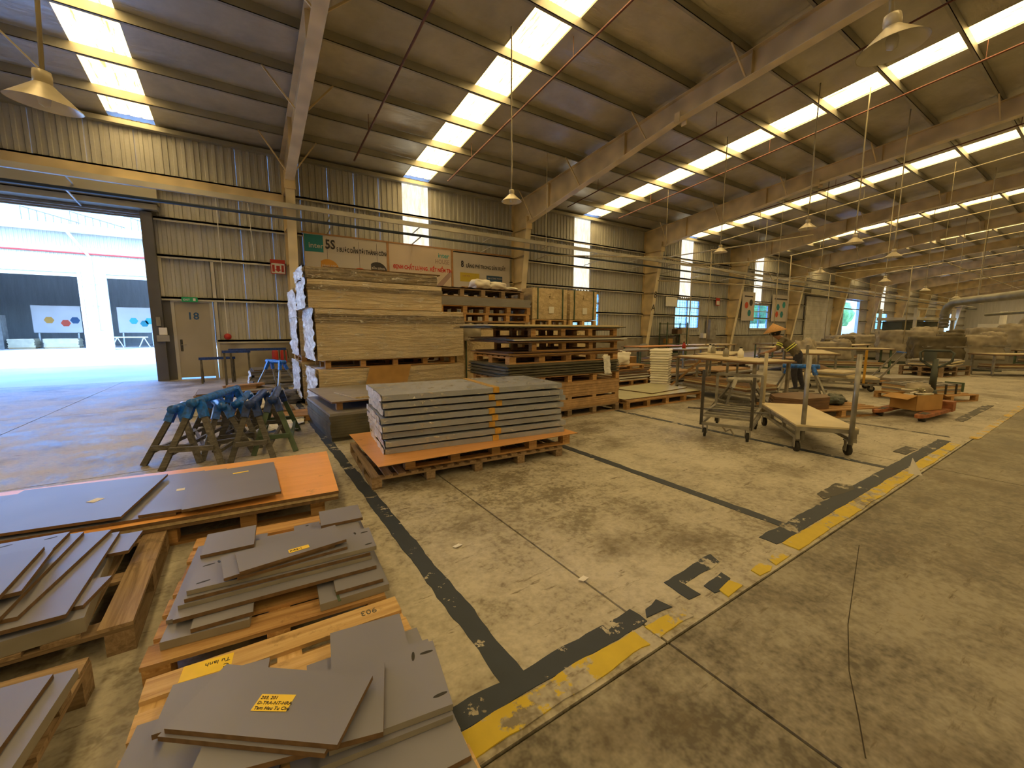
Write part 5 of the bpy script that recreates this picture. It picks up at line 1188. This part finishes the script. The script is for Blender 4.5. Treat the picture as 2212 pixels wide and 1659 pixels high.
# brown broken boards piled under the tables
for k, (x, y, lab) in enumerate(((10.4, 7.6, 'low brown board pile behind the long work table'), (12.6, 7.0, 'low brown board pile left of the worker'), (16.0, 8.9, 'low brown board pile under the middle tables'), (20.3, 8.2, 'low brown board pile by the second far window'))):
    sheets(lab, x - .9, x + .9, y - .5, y + .5, 0, 6, .05, 'brown_board', .1, k, ('brown_board', 'grey_board2', 'mdf'))
tag(MB().bar((9.55, 5.9, .72), (9.3, 6.55, .04), .05, .05).build('timber_prop', M['wood']), 'pale timber leaning down from the long work table', 'timber')
tag(link('cardboard_box', cbox(.5, .5, .55, 'card'), None, (11.5, 9.9, 0)), 'cardboard box under the greenish table', 'box')

# ---- worker bending over the table
t = thing('person', 'worker in conical straw hat, dark shirt with lime stripes, bending over a table', 'person', (11.12, 4.40, 0), 112)
def skin(name, verts, edges, radii, mat, parent, root=0, sub=2):
    me = bpy.data.meshes.new(name); me.from_pydata(verts, edges, []); o = link(name, me, parent); me.materials.append(M[mat])
    m = o.modifiers.new('skin', 'SKIN'); m.use_smooth_shade = True
    for k, v in enumerate(me.skin_vertices[0].data): v.radius = radii[k] if isinstance(radii[k], tuple) else (radii[k], radii[k]); v.use_root = (k == root)
    o.modifiers.new('sub', 'SUBSURF').levels = sub; o.modifiers['sub'].render_levels = sub
    return o
# local +x is the way the worker faces; pelvis at 0.90
V = [(0, 0, .90), (.10, 0, 1.02), (.24, 0, 1.16), (.34, 0, 1.25), (.40, 0, 1.30), (.47, 0, 1.33), (.50, 0, 1.40),        # 0-6 spine, neck, head
     (.33, .17, 1.24), (.42, .24, 1.03), (.62, .20, .93), (.70, .18, .91),                                            # 7-10 left arm
     (.33, -.17, 1.24), (.40, -.25, 1.02), (.60, -.22, .93), (.69, -.20, .91),                                        # 11-14 right arm
     (-.01, .10, .86), (.05, .12, .48), (-.02, .13, .09), (.12, .14, .04),                                            # 15-18 left leg
     (-.01, -.10, .86), (-.06, -.12, .48), (-.16, -.13, .09), (-.03, -.14, .04)]                                      # 19-22 right leg
Ed = [(0, 1), (1, 2), (2, 3), (3, 4), (4, 5), (5, 6), (3, 7), (7, 8), (8, 9), (9, 10), (3, 11), (11, 12), (12, 13), (13, 14), (0, 15), (15, 16), (16, 17), (17, 18), (0, 19), (19, 20), (20, 21), (21, 22)]
Rd = [(.15, .12), (.15, .125), (.16, .125), (.15, .11), .06, .055, .095, .065, .05, .036, .03, .065, .05, .036, .03, .10, .07, .048, .042, .10, .07, .048, .042]
body = skin('body', V, Ed, Rd, 'trousers', t, 0)
body.data.materials.clear()
for mm in ('trousers', 'shirt', 'skin', 'hivis'): body.data.materials.append(M[mm])
dg = bpy.context.evaluated_depsgraph_get(); me2 = bpy.data.meshes.new_from_object(body.evaluated_get(dg)); body.modifiers.clear(); body.data = me2
ax = Vector((.34, 0, .35)).normalized()
for f in me2.polygons:
    c = f.center; s = (c - Vector((0, 0, .90))).dot(ax); side = abs(c.y) > .2
    if c.z < .80 or s < 0.02: mi = 0
    elif s > .53: mi = 2
    else: mi = 1
    if c.z > .80 and c.x > .34 and abs(c.y) > .13 and c.z < 1.12: mi = 2 if c.x > .44 else 1
    f.material_index = mi
me2.polygons.foreach_set('use_smooth', [True] * len(me2.polygons))
def band(s0, w, name):   # stripes round the trunk and the upper arms
    c0 = Vector((0, 0, .90)) + ax * s0; bb = MB(); n = 24; a1 = Vector((0, 1, 0)); a2 = ax.cross(a1)
    rows = []
    for d in (-w / 2, w / 2):
        k = len(bb.v)
        for i in range(n): an = 2 * math.pi * i / n; bb.v.append(tuple(c0 + ax * d + a1 * math.cos(an) * .172 + a2 * math.sin(an) * .138))
        rows.append(k)
    for i in range(n): bb.f.append((rows[0] + i, rows[0] + (i + 1) % n, rows[1] + (i + 1) % n, rows[1] + i)); bb.mi.append(0)
    bb.build(name, M['hivis'], t, True)
band(.20, .02, 'reflective_stripe'); band(.25, .02, 'reflective_stripe')
for s in (1, -1):
    for q in (.45, .65):
        p0 = Vector((.33, .17 * s, 1.24)); p1 = Vector((.42, .245 * s, 1.03)); c0 = p0.lerp(p1, q); d = (p1 - p0).normalized()
        MB().tube([c0 - d * .009, c0 + d * .009], .068, 14).build('reflective_stripe', M['hivis'], t, True)
    for k in range(5):   # fingers curled on the table
        y = .19 * s + (k - 2) * .016; ln = (.045, .07, .078, .072, .055)[k]
        a = (.71, y, .905) if k else (.69, y - .01 * s, .905)
        MB().tube([a, (a[0] + ln * .6, y, .905), (a[0] + ln, y, .890)], [.009, .008, .006], 6).build('finger', M['skin'], t, True)
hat = MB().lathe([(.0, .215), (.03, .19), (.11, .125), (.255, .0), (.25, -.004), (.11, .11), (0, .19)], 28).build('conical_hat', M['straw'], t, True, (.50, 0, 1.435)); hat.rotation_euler = (0, R(14), 0)
for s in (1, -1):
    MB().tube([(.49, .085 * s, 1.44), (.52, .06 * s, 1.33)], .005, 5).build('hat_strap', M['ink'], t)
    MB().lathe([(0, -.012), (.012, 0), (0, .012)], 8).build('eye', M['ink'], t, True, (.588, .034 * s, 1.405)); MB().lathe([(0, -.03), (.016, 0), (0, .03)], 8).build('ear', M['skin'], t, True, (.49, .098 * s, 1.39))
MB().tube([(.59, 0, 1.41), (.612, 0, 1.37), (.59, 0, 1.365)], [.01, .014, .01], 8).build('nose', M['skin'], t, True); MB().bar((.588, -.025, 1.335), (.588, .025, 1.335), .012, .008).build('mouth', M['red_print'], t)
blob('hair', 'ink', t, (.475, 0, 1.345), (.19, .2, .17), 3.1, .08, 6, .2)
for s, (x, y) in ((1, (.05, .14)), (-1, (-.10, -.14))):
    blob('shoe', 'ink', t, (x, y, 0), (.27, .105, .09), 7 + s, .05, 5, .5)

# ---- pallet truck with an open box
t = thing('pallet_jack', 'hand pallet truck with rusty forks and dark upright handle', 'pallet truck', (10.25, 1.93, 0), 176)
for y in (-.27, .27):
    b = MB(); b.prism([(0, -.08), (1.0, -.08), (1.22, -.05), (1.27, 0), (1.22, .05), (1.0, .08), (0, .08)], .075, .125); b.build('fork', M['orange_red'], t, loc=(.1, y, 0))
    b = MB(); b.box(.95, 1.2, y - .05, y + .05, .126, .13); b.build('fork_recess', M['wood_grey'], t)
    o = MB().lathe([(0, -.04), (.04, -.04), (.04, .04), (0, .04)], 12).build('fork_roller', M['rubber'], t, True, (1.15, y, .04)); o.rotation_euler = (R(90), 0, 0)
b = MB(); b.prism([(-.12, -.34), (.12, -.36), (.12, .36), (-.12, .34)], .07, .24); b.build('chassis', M['orange_red'], t)
MB().lathe([(0, .05), (.085, .05), (.085, .28), (.07, .36), (.06, .40), (0, .40)], 14, (-.16, 0, 0)).build('pump_housing', M['machine_dark'], t, True)
for s in (-1, 1):
    o = MB().lathe([(0, -.025), (.085, -.025), (.085, .025), (0, .025)], 14).build('steer_wheel', M['rubber'], t, True, (-.18, s * .09, .085)); o.rotation_euler = (R(90), 0, 0)
MB().tube([(-.16, 0, .36), (-.17, 0, .95)], [.055, .04], 10).build('handle_tube', M['machine_dark'], t, True)
MB().tube([(-.17, 0, .78), (-.17, .10, .84), (-.17, .20, .92), (-.17, .22, 1.06), (-.17, .17, 1.10), (-.17, -.17, 1.10), (-.17, -.22, 1.06), (-.17, -.20, .92), (-.17, -.10, .84), (-.17, 0, .78)], .022, 8).build('handle_loop', M['machine_dark'], t, True)
b = MB(); b.box(-.2, -.14, -.16, .0, .90, 1.08); b.build('control_plate', M['machine_dark'], t)
t = thing('cardboard_box', 'open cardboard box of scraps sitting on the pallet truck forks', 'box', (9.62, 1.95, .128), 158)
for p in ((-.28, .28, -.20, -.194, 0, .26), (-.28, .28, .194, .20, 0, .26), (-.28, -.274, -.2, .2, 0, .26), (.274, .28, -.2, .2, 0, .26), (-.28, .28, -.2, .2, 0, .006)): MB().box(*p).build('box_side', M['card'], t)
for a, bq, c, d in (((-.28, -.2, .26), (.28, -.2, .26), (.28, -.36, .17), (-.28, -.36, .17)), ((-.28, .2, .26), (-.28, -.2, .26), (-.46, -.2, .18), (-.46, .2, .18)), ((.28, -.2, .26), (.28, .2, .26), (.48, .2, .20), (.48, -.2, .20))): b = MB(); b.quad(a, bq, c, d); b.quad(*[(p[0], p[1], p[2] - .005) for p in (d, c, bq, a)]); b.build('box_flap', M['card'], t)
for k in range(9):
    a = random.uniform(0, 6.28); tag(MB().bar((-.15, 0, 0), (.15, 0, 0), .035, .02).build('scrap_strip', M['foam' if k % 2 else 'green_board'], None, loc=(9.62 + random.uniform(-.12, .12), 1.95 + random.uniform(-.1, .1), .36 + .012 * k)), 'pale scrap strip poking out of the open cardboard box', 'scrap', 'scraps in the cardboard box').rotation_euler = (R(random.uniform(-25, 25)), R(random.uniform(-30, 30)), a)
tag(blob('plastic_bag', 'tarp', None, (9.85, 1.98, .30), (.34, .3, .24), 71, .2, 8, .3), 'dusty clear plastic bag bulging out of the cardboard box', 'plastic bag')
# pallets in the right middle distance
pallet('pallet under the strapped board bundle behind the pallet truck', 12.2, 2.35, 0, 1.5, .95, -20, 6, 'x', 3, 'wood')
t = thing('board_bundle', 'strapped bundle of short boards behind the pallet truck', 'board bundle', (12.15, 2.42, .143), -20)
for i in range(2):
    for k in range(6): link('board', cbox(1.25, .33, .03, ('pale_board', 'mdf', 'grey_board2')[k % 3]), t, (-.02 + .05 * i, -.18 + .36 * i, .034 * k))
for x in (-.5, -.2, .15, .45): MB().box(x - .02, x + .02, -.36, .36, -.002, .208).build('strap', M['ink'], t)
tag(MB().box(-.02, .02, -.15, .15, 0, .2).build('green_plate', M['green_steel'], None, loc=(12.95, 2.05, .145)), 'small green plate standing behind the strapped bundle', 'plate')
pallet('pallet with two loose grey boards in the right middle distance', 14.9, 3.55, 0, 1.5, 1.0, -25, 6, 'x', 3, 'wood')
panel('grey board lying on the right middle distance pallet', 14.95, 3.45, 1.3, .8, -28, .215, .07, 'grey_board2', 'edge_grey')
pallet('wide pallet in the far right aisle', 19.2, 3.55, 0, 1.7, 1.1, -12, 6, 'x', 3, 'wood_old', .16)
pallet('second layer of the wide pallet in the far right aisle', 19.2, 3.55, .162, 1.7, 1.1, -12, 6, 'x', 3, 'wood_old', .16)
sheets('pale boards stacked on the far right aisle pallets', 18.4, 20.0, 3.05, 4.05, .324, 5, .04, 'pale_board', .05, 2, ('grey_board2', 'pale_board'))
o = MB().prism([(0, 0), (.11, 0), (.03, .17)], 0, .002).build('paper_triangle', M['paper'], None, loc=(5.58, 1.12, .004)); o.rotation_euler = (R(78), 0, R(-62)); tag(o, 'small white paper triangle standing on the yellow stripe', 'paper')
for k, (x, y, lab) in enumerate(((1.55, 1.60, 'small white paper scrap inside the painted bay'), (1.10, 2.35, 'crumpled clear wrapper beside the long dark line'), (8.9, 5.0, 'paper scrap by the long work table'), (12.6, 1.35, 'white paper strip on the far aisle floor'))):
    tag(crumple('paper_scrap', 'film' if k == 1 else 'paper', None, (x, y, .012), (.055, .012, 0), (-.012, .035, 0), 6, 5, .008, 10 + k), lab, 'paper')
# ---- tarp covered machines and far plant
def machine(label, x, y, rz, sx, sy, h, mm, seed, cover=True):
    t = thing('covered_machine', label, 'machine', (x, y, 0), rz)
    MB().box(-sx / 2, sx / 2, -sy / 2, sy / 2, .12, h * .62).build('machine_bed', M['machine'], t); MB().box(-sx / 2 + .1, sx / 2 - .1, -sy / 2 + .05, sy / 2 - .05, 0, .12).build('plinth', M['machine_dark'], t)
    MB().box(-sx * .15, sx * .35, -sy / 2 + .08, sy / 2 - .08, h * .62, h * .84).build('machine_head', M['machine_dark'], t)
    MB().bar((-sx / 2, -sy / 2 - .02, h * .66), (sx / 2, -sy / 2 - .02, h * .66), .05).build('guide_rail', M['grey_steel'], t)
    blob('cover_sheet', mm, t, (-sx * .06, 0, h * .30), (sx * .95, sy * 1.1, h * .62), seed, .13, 10, .85)
    blob('cover_fold', mm, t, (sx * .25, .05, h * .55), (sx * .45, sy * .9, h * .46), seed + 2.1, .2, 8, .6)
    return t
for k, (x, y, rz, sx, sy, h, mm, lab) in enumerate(((25.0, 5.6, -70, 1.9, 1.2, 1.6, 'tarp', 'large tan sheet covered machine in the far right'), (21.4, 3.95, -60, 1.4, .8, 1.35, 'tarp_dark', 'dark draped machine behind the pallet truck handle'), (22.8, 3.05, -60, 1.1, .8, 1.4, 'tarp', 'tan sacked machine right of the dark draped one'),
        (26.6, 3.2, -75, 1.6, 1.0, 1.7, 'tarp', 'tan covered machine at the right edge'), (20.0, 6.75, -50, 1.3, .8, 1.1, 'tarp', 'low sheet covered machine right of the worker'), (27.2, 7.4, -70, 2.2, 1.0, 1.35, 'tarp', 'tan covered machine left of the mezzanine rack'), (25.2, 8.2, -60, 1.3, .8, 1.15, 'tarp_dark', 'dark covered machine before the open far doorway'), (30.5, 5.4, -70, 1.6, 1.0, 1.5, 'tarp_dark', 'dark covered machine under the dust duct'), (29.5, 9.3, -40, 1.6, .9, 1.3, 'tarp', 'covered machine near the far wall'))):
    machine(lab, x, y, rz, sx, sy, h, mm, 80 + k * 3.7)
tag(blob('dust_bag', 'tarp', None, (28.4, 2.45, 0), (.9, .8, 2.15), 91, .12, 9, .15), 'round grey dust bag at the right edge', 'dust bag')
tag(blob('tarp_heap', 'tarp', None, (16.7, 6.35, 0), (.7, .6, 1.1), 95, .3, 9, .2), 'peaked pale tarp heap right of the worker', 'tarp')
t = thing('mezzanine_rack', 'dark steel rack platform with handrail in the far right', 'rack', (32.5, 7.0, 0), -12)
for x in (-1.9, 1.9):
    for y in (-.8, .8): MB().bar((x, y, 0), (x, y, 2.7), .12).build('post', M['girt'], t)
MB().box(-2, 2, -.9, .9, 2.05, 2.2).build('platform', M['girt'], t); MB().bar((-1.9, -.85, 2.65), (1.9, -.85, 2.65), .07).build('handrail', M['girt'], t)
MB().box(-1.8, 1.8, -.2, .7, .1, 2.0).build('dark_back', M['machine_dark'], t)
t = thing('dust_duct', 'long grey dust extraction duct with an elbow at the far right', 'duct')
MB().tube([(28.2, 5.1, 1.6), (28.2, 5.1, 2.35), (28.1, 5.0, 2.62), (27.8, 4.8, 2.75), (27.3, 4.5, 2.78), (23.0, 1.2, 2.85), (20.0, -1.5, 2.9)], .17, 14).build('duct_run', M['duct'], t, True)
for k in range(4): MB().lathe([(.19, -.03), (.19, .03)], 14, (28.2, 5.1, 1.7 + .17 * k)).build('clamp_ring', M['grey_steel'], t)
MB().tube([(29, 3.9, 2.2), (24, .8, 2.25)], .07, 10).build('branch_duct', M['duct'], t, True)
for k, (x, y, z) in enumerate(((26.5, 3.88, 2.9), (23.6, 1.7, 3.0))): MB().tube([(x, y, z), (x, y, zr(y) - .2)], .012, 6).build('hanger', M['conduit'], t)
t = thing('filter_unit', 'pale grey filter cabinet behind the covered machines at the right edge', 'machine', (31.0, 3.3, 0), -5)
MB().box(-.5, .5, -1.3, 1.0, 1.35, 1.8).build('cabinet', M['white'], t)
for y in (-1.2, .9):
    for x in (-.4, .4): MB().bar((x, y, 0), (x, y, 1.36), .08).build('leg', M['girt'], t)
MB().tube([(0, .3, 1.8), (0, .3, 2.4)], .12, 10).build('riser', M['white'], t)
t = thing('storage_rack', 'green steel storage rack beside the third column', 'rack', (21.4, 15.05, 0))
for x in (-.95, .95):
    for y in (-.25, .25): MB().bar((x, y, 0), (x, y, 1.95), .05).build('post', M['green_steel'], t)
for z in (.15, .7, 1.25, 1.85): MB().box(-1, 1, -.3, .3, z, z + .03).build('shelf', M['green_steel'], t)
for k, (x, z, w, mm, lab) in enumerate(((-.5, .73, .35, 'card', 'brown carton on the middle shelf of the green rack'), (.3, 1.28, .4, 'brown_board', 'brown crate on the upper shelf of the green rack'), (.5, .18, .5, 'machine_dark', 'dark crate on the lowest shelf of the green rack'))):
    tag(link('crate', cbox(w, .4, .28, mm), None, (21.4 + x, 15.05, z)), lab, 'crate')
for k, (x, z, w, h, mm, lab) in enumerate(((23.0, .6, .9, 1.05, 'tarp', 'beige switch cabinet below the first far window'), (26.1, .9, .75, 1.3, 'machine', 'grey switch cabinet right of the first far window'), (25.2, 1.0, .4, .3, 'paper', 'small pale box on the wall below the first far window'))):
    t = thing('switch_cabinet', lab, 'cabinet', (x, 15.5, z)); MB().box(-w / 2, w / 2, -.12, .17, 0, h).build('case', M[mm], t); MB().box(-w / 2 + .03, w / 2 - .03, -.13, -.12, .03, h - .03).build('cabinet_door', M[mm], t); MB().box(w / 2 - .1, w / 2 - .07, -.14, -.13, h * .45, h * .55).build('latch', M['ink'], t)
t = thing('fire_extinguisher', 'pale cylinder standing by the second column base', 'cylinder', (18.2, 14.6, 0)); MB().lathe([(0, 0), (.2, 0), (.2, .75), (0, .8)], 14).build('cylinder', M['machine'], t, True)
